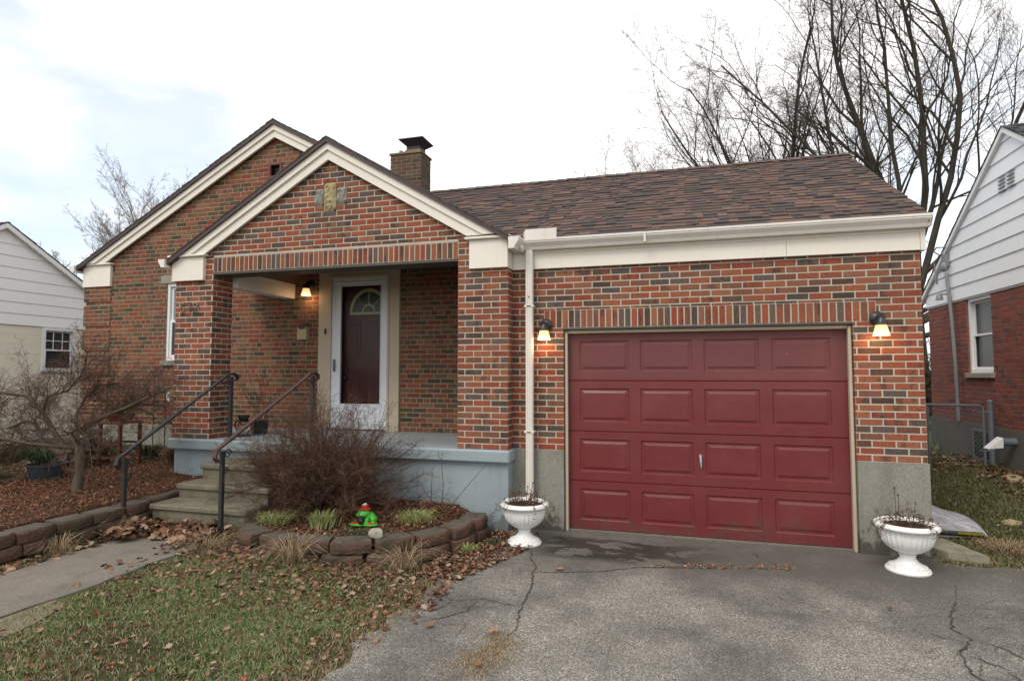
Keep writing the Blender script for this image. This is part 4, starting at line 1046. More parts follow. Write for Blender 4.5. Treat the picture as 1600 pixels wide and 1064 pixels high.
# curled leaf shapes
def leaf_shape(seed, lobes=5):
    r = np.random.default_rng(seed); n = 14; an = np.linspace(0, 2 * np.pi, n, endpoint=False) + .1
    rad = np.where(np.arange(n) % 2 == 0, 1., .70) * (1 + .22 * r.random(n)) * (1 - .25 * np.abs(np.sin(an / 2)))
    P = np.stack([rad * np.cos(an), rad * np.sin(an) * .78, np.zeros(n)], -1)
    P[:, 2] = .35 * P[:, 0] ** 2 + r.uniform(.3, .9) * P[:, 1] ** 2 + .18 * (r.random(n) - .5)
    mid = P * .5; mid[:, 2] = P[:, 2] * .3
    V = np.concatenate([[[0, 0, 0]], mid, P]); F = []
    for i in range(n):
        j = (i + 1) % n; F += [(0, 1 + i, 1 + j), (1 + i, 1 + n + i, 1 + n + j), (1 + i, 1 + n + j, 1 + j)]
    V[:, 2] -= V[:, 2].min(); return V, np.array(F)
SH = [leaf_shape(s) for s in range(7)]
def litter(name, pts, size, mat, label, hf=H, flip=.5, pile=.0, cat='leaves'):
    Vs = []; Fs = []; o = 0
    for (x, y) in pts:
        V, F = SH[RNG.integers(7)]; s = RNG.uniform(*size)
        A = Matrix.Rotation(RNG.uniform(0, 6.28), 3, 'Z') @ Matrix.Rotation(RNG.normal(0, .35), 3, 'X') @ Matrix.Rotation(RNG.normal(0, .35) + (math.pi if RNG.random() < flip else 0), 3, 'Y')
        W = (V * s) @ np.array(A).T; W[:, 2] -= W[:, 2].min(); W += [x, y, 0]
        W[:, 2] += float(hf(np.array([x]), np.array([y]))[0]) + .006 + RNG.random() * pile
        Vs.append(W); Fs.append(F + o); o += len(V)
    ob = npmesh(name, np.concatenate(Vs), np.concatenate(Fs), mat, smooth=True); tag(ob, label, cat, kind='stuff'); return ob
def scatter(n, x0, x1, y0, y1, dens=None):
    X = RNG.uniform(x0, x1, n); Y = RNG.uniform(y0, y1, n)
    if dens is not None: k = RNG.random(n) < dens(X, Y); X, Y = X[k], Y[k]
    return list(zip(X, Y))
notpl = lambda X, Y: ~inpoly(RP, X, Y)
# heap at the foot of the steps, along the walk, in front of the planter and by the driveway
heap = scatter(420, -5.40, -4.3, -1.80, -1.42) + scatter(150, -5.3, -4.3, -2.0, -1.75, lambda X, Y: (X < -5.0) | (X > -4.5))
litter('leaf_pile', heap, (.035, .075), 'leaf_litter_mat', 'heap of brown leaves at the foot of the steps', lambda X, Y: np.where(Y > -1.8, .10, .12) + 0 * X, pile=.07)
fr = scatter(4200, -4.6, -1.75, -3.0, -1.55, lambda X, Y: notpl(X, Y) * np.clip(1.1 - .95 * (-1.65 - Y), .10, 1) * (.25 + .75 * vn(X, Y, 3.5, 14)))
litter('leaf_litter', fr, (.014, .036), 'leaf_litter_mat', 'brown leaf litter strewn in front of the curved block edging', pile=.012)
rt = scatter(2400, -2.15, -1.42, -1.75, -.25, lambda X, Y: notpl(X - .16, Y) * notpl(X, Y) * (X < -1.42 - .33 * np.clip(-Y - .7, 0, 2)))
litter('leaf_litter', rt, (.012, .028), 'leaf_litter_mat', 'pile of small brown leaves between the curved edging and the white urn', pile=.03)
ls = scatter(420, -5.45, -5.15, -4.5, -1.7, lambda X, Y: .3 + .6 * vn(X, Y, 3, 15))
litter('leaf_litter', ls, (.025, .05), 'leaf_litter_mat', 'brown leaves along the left side of the front walk', pile=.02)
nb = scatter(620, 2.6, 4.15, 2.7, 4.6, lambda X, Y: np.clip((Y - 2.4 + (X - 3.3) * .9) * .9, 0, 1)) + scatter(500, 3.5, 4.18, .8, 2.8, lambda X, Y: np.clip((X - 3.4) * 1.5, 0, 1))
litter('leaf_litter', nb, (.018, .038), 'leaf_litter_mat', 'dark brown leaves drifted against the neighbouring foundation', pile=.04)
litter('leaf_litter', scatter(120, 2.2, 4.1, 0, 2.8), (.015, .03), 'leaf_litter_mat', 'a few small leaf scraps strewn over the side lawn', pile=.0)
litter('leaf_litter', scatter(160, -.45, .98, -.92, -.60, lambda X, Y: np.abs(Y - (-.885 + .24 * (X + .05))) < .045), (.012, .022), 'mulch_flakes', 'reddish debris caught in the joint before the garage', lambda X, Y: 0 * X, pile=.006)
litter('leaf_litter', scatter(500, -4.1, -2.2, -1.5, -.22, lambda X, Y: inpoly(RM, X, Y)), (.014, .03), 'leaf_litter_mat', 'leaf scraps on the soil under the bare bush', Hr, pile=.01)
litter('leaf_litter', scatter(420, -9.2, -5.75, -3.4, 1.2, lambda X, Y: .15 + .7 * vn(X, Y, 1.3, 17)), (.015, .034), 'leaf_litter_mat', 'brown leaves scattered over the left bed', pile=.01)
litter('leaf_litter', scatter(4200, -4.2, -1.95, -4.6, -2.1, lambda X, Y: .06 + .9 * vn(X, Y, 1.9, 40) ** 2 + .35 * sst(-3.1, -2.3, Y)), (.008, .024), 'leaf_litter_mat', 'small broken leaf scraps down in the turf of the front lawn', pile=.008)
# mulch: thin shreds
def flakes(name, n, x0, x1, y0, y1, mat, label, hf=H, dens=None, l=(.010, .036), w=.0032, up=.012, cat='mulch'):
    X = RNG.uniform(x0, x1, n); Y = RNG.uniform(y0, y1, n)
    if dens is not None: k = RNG.random(n) < dens(X, Y); X, Y = X[k], Y[k]
    n = len(X); a = RNG.uniform(0, 2 * np.pi, n); ll = RNG.uniform(*l, n) / 2; c, s = np.cos(a), np.sin(a); Z = hf(X, Y) + .008 + RNG.random(n) * up; t = RNG.normal(0, .3, n) * ll
    ww = w * RNG.uniform(.5, 1.5, n)
    P = [np.stack([X + c * ll * i - s * ww * j, Y + s * ll * i + c * ww * j, Z + t * i + np.abs(j) * .0], -1) for i, j in ((-1, -1), (1, -1), (1, 1), (-1, 1))]
    V = np.stack(P, 1).reshape(-1, 3); F = np.arange(n)[:, None] * 4 + np.arange(4)[None]
    ob = npmesh(name, V, F, mat); tag(ob, label, cat, kind='stuff'); return ob
flakes('mulch', 75000, -9.2, -5.60, -3.6, 1.2, 'mulch_flakes', 'reddish brown mulch covering the left bed', dens=lambda X, Y: .4 + .6 * vn(X, Y, 1.5, 20) - .5 * sst(-7.3, -8.6, X), up=.035)
flakes('mulch', 6500, -4.15, -2.1, -1.6, -.21, 'mulch_flakes', 'brown shredded mulch inside the curved edging', Hr, lambda X, Y: inpoly(RM, X, Y), up=.03)
flakes('dead_stalks', 2600, -9.5, -7.2, -3.4, .8, 'straw', 'pale dead stalks lying over the far left of the bed', dens=lambda X, Y: .3 + .7 * vn(X, Y, 2, 22), l=(.06, .22), w=.003, up=.06, cat='stalks')
# dead grass patch growing in the drive crack
blades('dead_grass_patch', 15000, -1.5, -.95, -3.35, -2.5, 'straw', (.008, .022), .0022, lambda X, Y: np.exp(-(((X + 1.16 - .20 * (Y + 2.9)) / .14) ** 2 + ((Y + 2.86) / .30) ** 2) * 1.3) * (.15 + 1.1 * vn(X, Y, 11, 23)), lambda X, Y: 0 * X, 2., 'tan dead grass patch growing in the driveway crack')
blades('crack_moss', 1600, -.42, .95, -.95, -.62, 'straw', (.006, .018), .003, lambda X, Y: np.abs(Y - (-.885 + .24 * (X + .05))) < .03, lambda X, Y: 0 * X, 2., 'straw caught along the driveway joint')
# single leaves one can point to
def leaf_obj(i, x, y, s, rz, mat, label, group, z=None, tilt=0.):
    V, F = SH[i % 7]; V = V * s
    A = Matrix.Rotation(rz, 3, 'Z') @ Matrix.Rotation(tilt, 3, 'X'); V = V @ np.array(A).T; V[:, 2] -= V[:, 2].min()
    z = Hs(x, y) if z is None else z
    o = npmesh('fallen_leaf', V + [x, y, z + .012], F, mat, base=(x, y, z + .012), smooth=True); return tag(o, label, 'leaf', group)
for k, c in enumerate([(.30, .13, .065), (.24, .10, .05), (.36, .22, .14), (.17, .075, .04), (.40, .30, .20)]):
    t = NT('leaf_%s' % ['orange', 'rust', 'tan', 'brown', 'pale'][k], .75, .2); t.color(t.mix(t.noise(40, 4), c, tuple(v * .6 for v in c)))
LC = ['leaf_orange', 'leaf_rust', 'leaf_tan', 'leaf_brown', 'leaf_pale']; nth = 0
words = {'leaf_orange': 'orange brown', 'leaf_rust': 'rust brown', 'leaf_tan': 'light tan', 'leaf_brown': 'dark brown', 'leaf_pale': 'pale straw coloured'}
for (x, y) in scatter(430, -4.15, -2.0, -4.3, -2.0, lambda X, Y: (.12 + .7 * vn(X, Y, 1.8, 30) ** 2 + .5 * sst(-3.1, -2.2, Y))):
    mt = LC[RNG.integers(5)]
    leaf_obj(RNG.integers(7), x, y, RNG.uniform(.014, .036), RNG.uniform(0, 6.28), mt, f'curled {words[mt]} leaf lying on the front lawn', f'{words[mt]} leaves on the lawn', Hs(x, y) + .004, RNG.normal(0, .5))
leaf_obj(1, -1.04, -1.27, .045, .5, 'leaf_tan', 'lobed pinkish tan leaf on the damp asphalt near the left urn', 'leaves on the driveway', .002)
leaf_obj(2, -1.64, -2.62, .035, 1.2, 'leaf_orange', 'orange leaf lying on the asphalt near the lawn edge', 'leaves on the driveway', .002)
leaf_obj(3, .98, -1.59, .022, 2.2, 'leaf_pale', 'small pale leaf lying alone in the middle of the driveway', 'leaves on the driveway', .002)
leaf_obj(4, 1.41, -1.45, .025, .2, 'leaf_brown', 'small dark leaf on the driveway in front of the right urn', 'leaves on the driveway', .002)
leaf_obj(5, -1.20, -2.62, .05, .9, 'leaf_tan', 'large tan leaf at the top of the dead grass patch', 'leaves on the driveway', .012)
leaf_obj(6, -1.15, -3.05, .03, .9, 'leaf_orange', 'orange leaf on the dead grass patch in the driveway', 'leaves on the driveway', .012)

# =================================================================== WOODY PLANTS
def unit(v): return v / (np.linalg.norm(v) + 1e-9)
def grow(T, p, d, L, r, lev, cfg, rg):
    n = cfg['seg'][lev]; seg = L / n; P = [p]; D = d
    for i in range(n):
        D = unit(D + rg.normal(0, cfg['wob'][lev], 3) + np.array([0, 0, cfg['trop'][lev]]))
        P.append(P[-1] + D * seg)
    P = np.array(P); tap = np.linspace(1, cfg['tip'][lev], n + 1); T.add(P, r * tap, cfg['sides'][lev])
    if lev + 1 >= len(cfg['seg']): return
    k = cfg['kids'][lev]; k = max(1, int(k * rg.uniform(.75, 1.25)))
    for j in range(k):
        t = cfg['start'][lev] + (1 - cfg['start'][lev]) * (j + rg.random()) / k; f = min(t, .999) * n; i = int(f)
        q = P[i] + (P[i + 1] - P[i]) * (f - i); dd = unit(P[i + 1] - P[i])
        ax = unit(np.cross(dd, rg.normal(0, 1, 3))); an = rg.uniform(*cfg['ang'][lev])
        cd = dd * math.cos(an) + ax * math.sin(an)
        cl = L * cfg['lr'][lev] * rg.uniform(.65, 1.2) * (1 - .45 * t); cr = max(r * tap[i] * cfg['rr'][lev], cfg['minr'])
        if lev + 2 == len(cfg['seg']):
            l2 = lev + 1; T.q.setdefault((cfg['seg'][l2], cfg['wob'][l2], cfg['trop'][l2], cfg['tip'][l2], cfg['sides'][l2]), []).append((q, unit(cd), cl, cr)); continue
        grow(T, q, unit(cd), cl, cr, lev + 1, cfg, rg)
def tree(name, label, x, y, limbs, cfg, mat, trunk, seed, group=None, z=.25, crown_mat=None):
    t_ = thing(name, label, 'tree', (x, y, z), group); rg = np.random.default_rng(seed)
    TT = Tubes(); TT.add(np.array([[x, y, z - .2]] + [[x + a, y + b, z + c] for a, b, c in trunk[0]]), trunk[1], 10); TT.build('trunk', mat, t_)
    C = Tubes()
    for (px_, py_, pz_, dx, dy, dz, L, r) in limbs: grow(C, np.array([x + px_, y + py_, z + pz_]), unit(np.array([dx, dy, dz], float)), L, r, 0, cfg, rg)
    C.build('crown', crown_mat or mat, t_); return t_
big = dict(seg=[10, 8, 6, 4, 3], wob=[.085, .12, .15, .17, .2], trop=[.03, .05, .04, .01, -.02], tip=[.25, .25, .3, .4, .5], sides=[7, 5, 4, 3, 3], kids=[11, 8, 6, 4], start=[.12, .12, .12, .12], ang=[(.28, .65), (.3, .75), (.35, .85), (.4, .9)], lr=[.55, .5, .55, .75], rr=[.52, .5, .5, .6], minr=.0042)
tree('bare_tree', 'tall bare tree with many rising limbs behind the garage', 6.65, 13.5,
     [(-.1, 0, 3.6, -.55, 0, 1., 9.5, .085), (.05, 0, 3.9, -.14, .1, 1, 11.5, .13), (.1, 0, 3.8, .22, 0, 1, 11, .10), (.1, 0, 3.4, .62, 0, 1, 10, .09), (.1, 0, 3.0, 1., .1, .75, 9, .085), (.05, 0, 4.6, .02, -.1, 1, 11, .10), (-.05, 0, 4.2, -.33, -.1, 1, 10, .08), (.1, 0, 3.2, 1.4, .2, .9, 9, .07), (-.2, 0, 3.2, -.85, 0, .8, 7.5, .065), (.1, 0, 2.9, 1.3, -.2, .50, 8., .075), (-.1, 0, 4.6, -.3, .4, 1, 10, .075), (.1, 0, 4.9, .45, .4, 1, 10, .08), (.1, 0, 2.5, 1.2, -.3, .30, 6.5, .08), (.1, 0, 4.2, .85, -.2, 1, 9, .075), (.1, 0, 3.6, 1.2, 0, .62, 8, .07)], big, 'bark_grey',
     ([(0, 0, 0), (.05, 0, 1.5), (0, 0, 3.0), (.05, 0, 4.6), (.1, 0, 6.0)], [.30, .27, .24, .20, .15, .10]), 5)
mid = dict(big); mid['kids'] = [11, 8, 6, 4]
tree('bare_tree', 'bare spreading tree rising behind the right end of the garage ridge', 4.3, 14.5,
     [(0, 0, 3.4, -.55, 0, 1., 9.6, .09), (0, 0, 3.6, -.15, .1, 1, 10.4, .11), (0, 0, 3.2, -1., 0, .85, 8.6, .08), (0, 0, 3.8, .2, 0, 1, 9.8, .085), (0, 0, 3.0, -1.3, 0, .65, 8., .06), (.1, 0, 3.2, .9, .2, 1, 6., .09), (0, 0, 3.5, -.8, .3, 1, 7.8, .07), (0, 0, 3.2, -1.1, -.3, 1, 7.4, .06)], mid, 'bark_grey',
     ([(0, 0, 0), (.02, 0, 1.5), (0, 0, 3.0), (0, 0, 4.2)], [.30, .26, .23, .2, .12]), 12)
sm = dict(big); sm['kids'] = [10, 8, 6, 4]; sm['minr'] = .004
tree('bare_tree', 'small leaning bare tree left of the others above the garage roof', 2.1, 15.5,
     [(0, 0, 3.6, -.6, 0, 1., 6.0, .06), (0, 0, 3.4, -1.3, 0, .85, 6.2, .055), (0, 0, 3.6, .0, 0, 1, 5.8, .055), (0, 0, 3.2, -1.7, .2, .62, 5.8, .045), (0, 0, 3.5, -.95, -.2, 1, 5.8, .05), (0, 0, 3.4, -2, -.2, .95, 5.2, .045)], sm, 'bark_grey',
     ([(0, 0, 0), (.02, 0, 1.5), (0, 0, 3.0), (0, 0, 3.8)], [.16, .14, .12, .1, .06]), 21)
farc = dict(big); farc['kids'] = [11, 9, 6, 4]; farc['minr'] = .005; farc['trop'] = [.08, .05, .04, .03, .02]; farc['wob'] = [.08, .1, .12, .15, .2]
for (x, y, hgt, sd, lb) in ((-27.0, 15.5, 7.4, 41, 'pale bare tree furthest left beyond the cream house'), (-20.6, 15., 9.8, 42, 'pale bare tree just left of the main gable'), (-24.2, 17.5, 8.8, 44, 'pale bare tree standing between two others behind the cream house')):
    tree('bare_tree', lb, x, y, [(0, 0, 1.6 + .3 * k, math.cos(k * 1.25 + sd), math.sin(k * 1.25 + sd), .95 + .25 * (k % 2), hgt * .62, .10) for k in range(10)], farc, 'bark_far_hazed', ([(0, 0, 0), (0, 0, 1.5), (.1, 0, 3.0), (.1, 0, 4.)], [.2, .18, .16, .12, .08]), sd, 'bare trees on the left horizon')
# barberry-like bush in the planter
bush = thing('bare_bush', 'dense bare reddish brown bush growing in front of the porch', 'bush', (-3.70, -.78, .22)); rg = np.random.default_rng(3)
T = Tubes()
cf = dict(seg=[7, 4, 3], wob=[.20, .28, .34], trop=[-.015, .02, .0], tip=[.35, .4, .5], sides=[4, 3, 3], kids=[18, 7], start=[.25, .15], ang=[(.35, 1.0), (.4, 1.1)], lr=[.28, .5], rr=[.6, .75], minr=.0013)
for k in range(350):
    a = rg.uniform(0, 2 * math.pi); el = math.radians(rg.choice([rg.uniform(18, 45), rg.uniform(35, 85)])); rr_ = math.sqrt(rg.random()) * .12
    d = np.array([math.cos(a) * math.cos(el), math.sin(a) * math.cos(el) * .62, math.sin(el)])
    Lk = (1.16 if el < .8 else 1.38) * rg.uniform(.55, 1.02); p = np.array([-3.70 + rr_ * math.cos(a), -.78 + rr_ * .7 * math.sin(a), .20])
    if d[1] > .3: Lk *= .62
    if el < .7 and abs(d[0]) > .7: Lk *= 1.1
    grow(T, p, unit(d), Lk, .0050, 0, cf, rg)
T.build('branches', 'barberry_twig', bush)
# weeping maple in the left bed
mp = thing('weeping_maple', 'small gnarled weeping maple, bare, on the left bed', 'tree', (-6.46, -1.32, .37)); rg = np.random.default_rng(8)
T = Tubes()
def px(pts): return np.array(pts, float)
B0 = (-6.46, -1.32)
T.add(px([(-6.46, -1.32, .30), (-6.47, -1.32, .42), (-6.44, -1.31, .60), (-6.46, -1.30, .78), (-6.50, -1.28, .90), (-6.62, -1.26, .98)]), [.075, .055, .048, .050, .055, .045], 10)
T.build('trunk', 'bark_maple', mp)
limbs = [([(-6.48, -1.30, .84), (-6.75, -1.28, .82), (-7.05, -1.25, .90), (-7.30, -1.2, 1.08), (-7.55, -1.15, 1.13), (-7.9, -1.1, 1.02)], .052),
         ([(-6.60, -1.26, .97), (-6.52, -1.2, 1.12), (-6.35, -1.15, 1.22), (-6.1, -1.1, 1.30), (-5.85, -1.05, 1.42), (-5.62, -1.0, 1.50)], .045),
         ([(-6.75, -1.27, .85), (-6.90, -1.3, 1.08), (-7.02, -1.32, 1.28), (-7.25, -1.35, 1.42), (-7.6, -1.4, 1.46), (-8.0, -1.45, 1.34)], .045),
         ([(-6.62, -1.22, 1.0), (-6.78, -1.15, 1.2), (-6.75, -1.05, 1.42), (-6.6, -1.0, 1.55), (-6.4, -.95, 1.58)], .036),
         ([(-7.02, -1.32, 1.28), (-6.95, -1.3, 1.45), (-6.72, -1.3, 1.5), (-6.55, -1.3, 1.66), (-6.42, -1.3, 1.85)], .026),
         ([(-6.5, -1.32, .86), (-6.75, -1.6, .95), (-7.1, -1.95, 1.1), (-7.5, -2.2, 1.1), (-7.9, -2.3, .95)], .032),
         ([(-6.5, -1.28, .9), (-6.3, -1.5, 1.05), (-6.05, -1.65, 1.12), (-5.85, -1.7, 1.05)], .026),
         ([(-7.05, -1.25, .9), (-7.4, -1.2, .86), (-7.75, -1.25, .80), (-8.1, -1.3, .66)], .026),
         ([(-6.62, -1.22, 1.0), (-6.5, -.9, 1.2), (-6.3, -.7, 1.32), (-6.05, -.55, 1.3)], .03)]
cm = dict(seg=[5, 4, 3, 2], wob=[.22, .26, .3, .3], trop=[.02, -.03, -.06, -.06], tip=[.4, .4, .5, .6], sides=[4, 3, 3, 3], kids=[8, 5, 3], start=[.1, .1, .2], ang=[(.35, .95), (.4, 1.), (.4, 1.)], lr=[.6, .6, .6], rr=[.6, .65, .7], minr=.0011)
T = Tubes(); T2 = Tubes()
for P, r in limbs:
    P = px(P); P[1:-1] += rg.normal(0, .015, P[1:-1].shape); T.add(P, np.linspace(r * .68, r * .22, len(P)), 8)
    for j in range(25):
        f = rg.uniform(.8, len(P) - 1.001); i = int(f); q = P[i] + (P[i + 1] - P[i]) * (f - i); dd = unit(P[i + 1] - P[i]); ax = unit(np.cross(dd, rg.normal(0, 1, 3))); an = rg.uniform(.4, 1.2)
        grow(T2, q, unit(dd * math.cos(an) + ax * math.sin(an) + np.array([0, 0, .25])), rg.uniform(.3, .62), .0045, 0, cm, rg)
T.build('limbs', 'bark_maple', mp); T2.build('twigs', 'maple_twig', mp)
# a second shrub whose twigs enter at the left edge
sb = thing('bare_shrub', 'bare shrub at the far left reaching in front of the cream house', 'shrub', (-8.55, -1.5, .3)); T = Tubes()
for k in range(12): grow(T, np.array([-8.55, -1.5, .3]), unit(np.array([rg.normal(0, .45), rg.normal(0, .3), 1.])), rg.uniform(1.2, 1.75), .014, 0, dict(cm, trop=[.0, .03, .02, 0]), rg)
T.build('branches', 'barberry_twig', sb)
# thin red stems standing at the left inside of the porch
rs = thing('twiggy_plant', 'thin red stemmed plant standing inside the porch beside the pier', 'plant', (-5.58, .55, .868)); T = Tubes()
for k in range(16): grow(T, np.array([-5.60 + rg.normal(0, .05), .55 + rg.normal(0, .05), 1.0]), unit(np.array([rg.normal(0, .12), rg.normal(0, .1), 1.])), rg.uniform(.6, 1.05), .004, 0, dict(cm, seg=[5, 3, 2], kids=[5, 2], trop=[.05, .1, .1], ang=[(.2, .5), (.3, .6)], lr=[.3, .4]), rg)
T.build('stems', 'maple_twig', rs)
m = MB(); m.lathe((-5.60, .55, .868), [(.0001, 0), (.10, 0), (.12, .16), (.13, .17), (.115, .17), (.11, .14), (.0001, .14)], 20); m.build('pot', 'black_iron', rs, True)
# wrought iron stand by the pier foot
ws = thing('plant_stand', 'small black scrollwork stand at the foot of the left pier', 'stand', (-5.60, .24, .868)); m = MB()
for s in (-1, 1):
    m.tube([(-5.60 + s * (.10 - .04 * math.cos(k * .5)), .24 - .0 * k, .88 + .02 * k) for k in range(9)], .009, 6)
    m.tube([(-5.60 + s * .05 + .035 * math.cos(a * .5), .23, 1.0 + .035 * math.sin(a * .5)) for a in range(12)], .007, 5)
m.lathe((-5.60, .24, 1.05), [(.0001, 0), (.11, 0), (.11, .012), (.0001, .012)], 18); m.lathe((-5.60, .24, .869), [(.0001, 0), (.10, 0), (.10, .012), (.0001, .012)], 18)
m.build('frame', 'black_iron', ws)
m = MB(); m.lathe((-5.60, .24, 1.062), [(.0001, 0), (.05, 0), (.075, .06), (.08, .075), (.07, .075), (.0001, .06)], 16); m.build('bowl', 'dark_bronze', ws, True)

# small plants
def tuft(name, label, x, y, z, n, h, spread, mat, cat, w=.003, seed=0, droop=.6, group=None, sx=1.):
    rg = np.random.default_rng(seed); V = []; F = []; o = 0
    for k in range(n):
        a = rg.uniform(0, 6.283); rr_ = abs(rg.normal(0, spread * .35)); bx, by = x + rr_ * math.cos(a) * sx, y + rr_ * math.sin(a); hh = rg.uniform(*h); out = rg.uniform(.1, 1) * droop * hh; pa = rg.uniform(0, 6.283); wx, wy = w * math.cos(pa), w * math.sin(pa)
        a += rg.normal(0, .5)
        pts = [(bx, by, z), (bx + math.cos(a) * out * .35, by + math.sin(a) * out * .35, z + hh * .55), (bx + math.cos(a) * out * .8, by + math.sin(a) * out * .8, z + hh * (.9 if droop < 1 else .75)), (bx + math.cos(a) * out * 1.4, by + math.sin(a) * out * 1.4, z + hh * (1. if droop < 1 else .5))]
        for i, p in enumerate(pts):
            s = (1, .9, .6, .12)[i]; V += [(p[0] - wx * s, p[1] - wy * s, p[2]), (p[0] + wx * s, p[1] + wy * s, p[2])]
        for i in range(3): F.append((o + 2 * i, o + 2 * i + 1, o + 2 * i + 3, o + 2 * i + 2))
        o += 8
    ob = npmesh(name, V, F, mat, base=(x, y, z)); return tag(ob, label, cat, group)
tuft('ground_plant', 'yellow green clump on the left end of the curved planter', -3.84, -1.30, .22, 300, (.06, .15), .20, 'sprout', 'plant', seed=1, droop=1.1)
tuft('ground_plant', 'pale straw sprouts at the outer left of the curved planter', -4.04, -1.22, .22, 160, (.05, .12), .14, 'sprout', 'plant', seed=2, droop=1.2)
tuft('ground_plant', 'bright green clump in the planter between bush and front blocks', -3.34, -1.32, .22, 300, (.07, .16), .17, 'sprout', 'plant', seed=3, droop=.9)
tuft('ground_plant', 'bright green clump in the planter to the right of the frog', -2.56, -.88, .22, 460, (.06, .15), .24, 'sprout', 'plant', seed=4, droop=1.)
tuft('ground_plant', 'low dark green creeping mat in front of the frog', -2.82, -1.36, .20, 900, (.02, .05), .34, 'creeping_green', 'plant', seed=5, droop=1.2, sx=1.5)
tuft('dried_grass', 'bent dried grass clump flopping over the front of the block edging', -3.28, -1.86, .05, 260, (.16, .30), .14, 'straw', 'grass clump', seed=6, droop=1.35, w=.0022)
tuft('dried_grass', 'flattened dried grass clump below the pale rock', -2.32, -1.62, .02, 150, (.14, .28), .20, 'straw', 'grass clump', seed=7, droop=1.8, w=.0022)
tuft('dried_grass', 'dried grass clump sprawling at the left corner of the curved edging', -4.22, -1.80, .08, 200, (.08, .22), .20, 'straw', 'grass clump', seed=8, droop=2., w=.0022)
tuft('dried_grass', 'dried grass tuft growing against the left bed edging', -5.33, -2.35, .10, 170, (.10, .24), .12, 'straw', 'grass clump', seed=9, droop=1.2, w=.0025)
tuft('dried_grass', 'thin dried grass tuft by the left railing post', -5.38, -1.72, .12, 50, (.12, .28), .10, 'straw', 'grass clump', seed=10, droop=1.1, w=.0022)
tuft('dried_grass', 'low tan dead clump between the stone slab and the lawn', 2.92, .33, .03, 520, (.05, .13), .30, 'straw', 'grass clump', seed=11, droop=1.6)
tuft('weed', 'small green weed at the right foot of the curved edging', -1.99, -.98, .0, 120, (.04, .11), .10, 'sprout', 'weed', seed=12, droop=1.1)
tuft('weed', 'small green weed in the leaf litter left of the white urn', -1.80, -.72, .0, 90, (.04, .10), .09, 'creeping_green', 'weed', seed=13, droop=1.1)
# bare stalks by the porch wall
stk = thing('dead_stalks', 'a few bare dead stalks sticking up against the blue porch wall', 'stalks', (-2.5, -.35, .24)); T = Tubes()
for P in ([(-2.50, -.36, .24), (-2.49, -.36, .5), (-2.52, -.35, .75), (-2.50, -.34, .86)], [(-2.62, -.36, .24), (-2.63, -.36, .45), (-2.62, -.35, .62)], [(-2.42, -.36, .25), (-2.2, -.40, .50), (-1.98, -.42, .74)], [(-2.52, -.35, .75), (-2.55, -.35, .80), (-2.56, -.34, .86)], [(-2.62, -.36, .3), (-2.70, -.38, .42), (-2.74, -.38, .50)]):
    T.add(px(P), np.linspace(.005, .0025, len(P)), 5)
T.build('stem', 'dry_plant', stk)
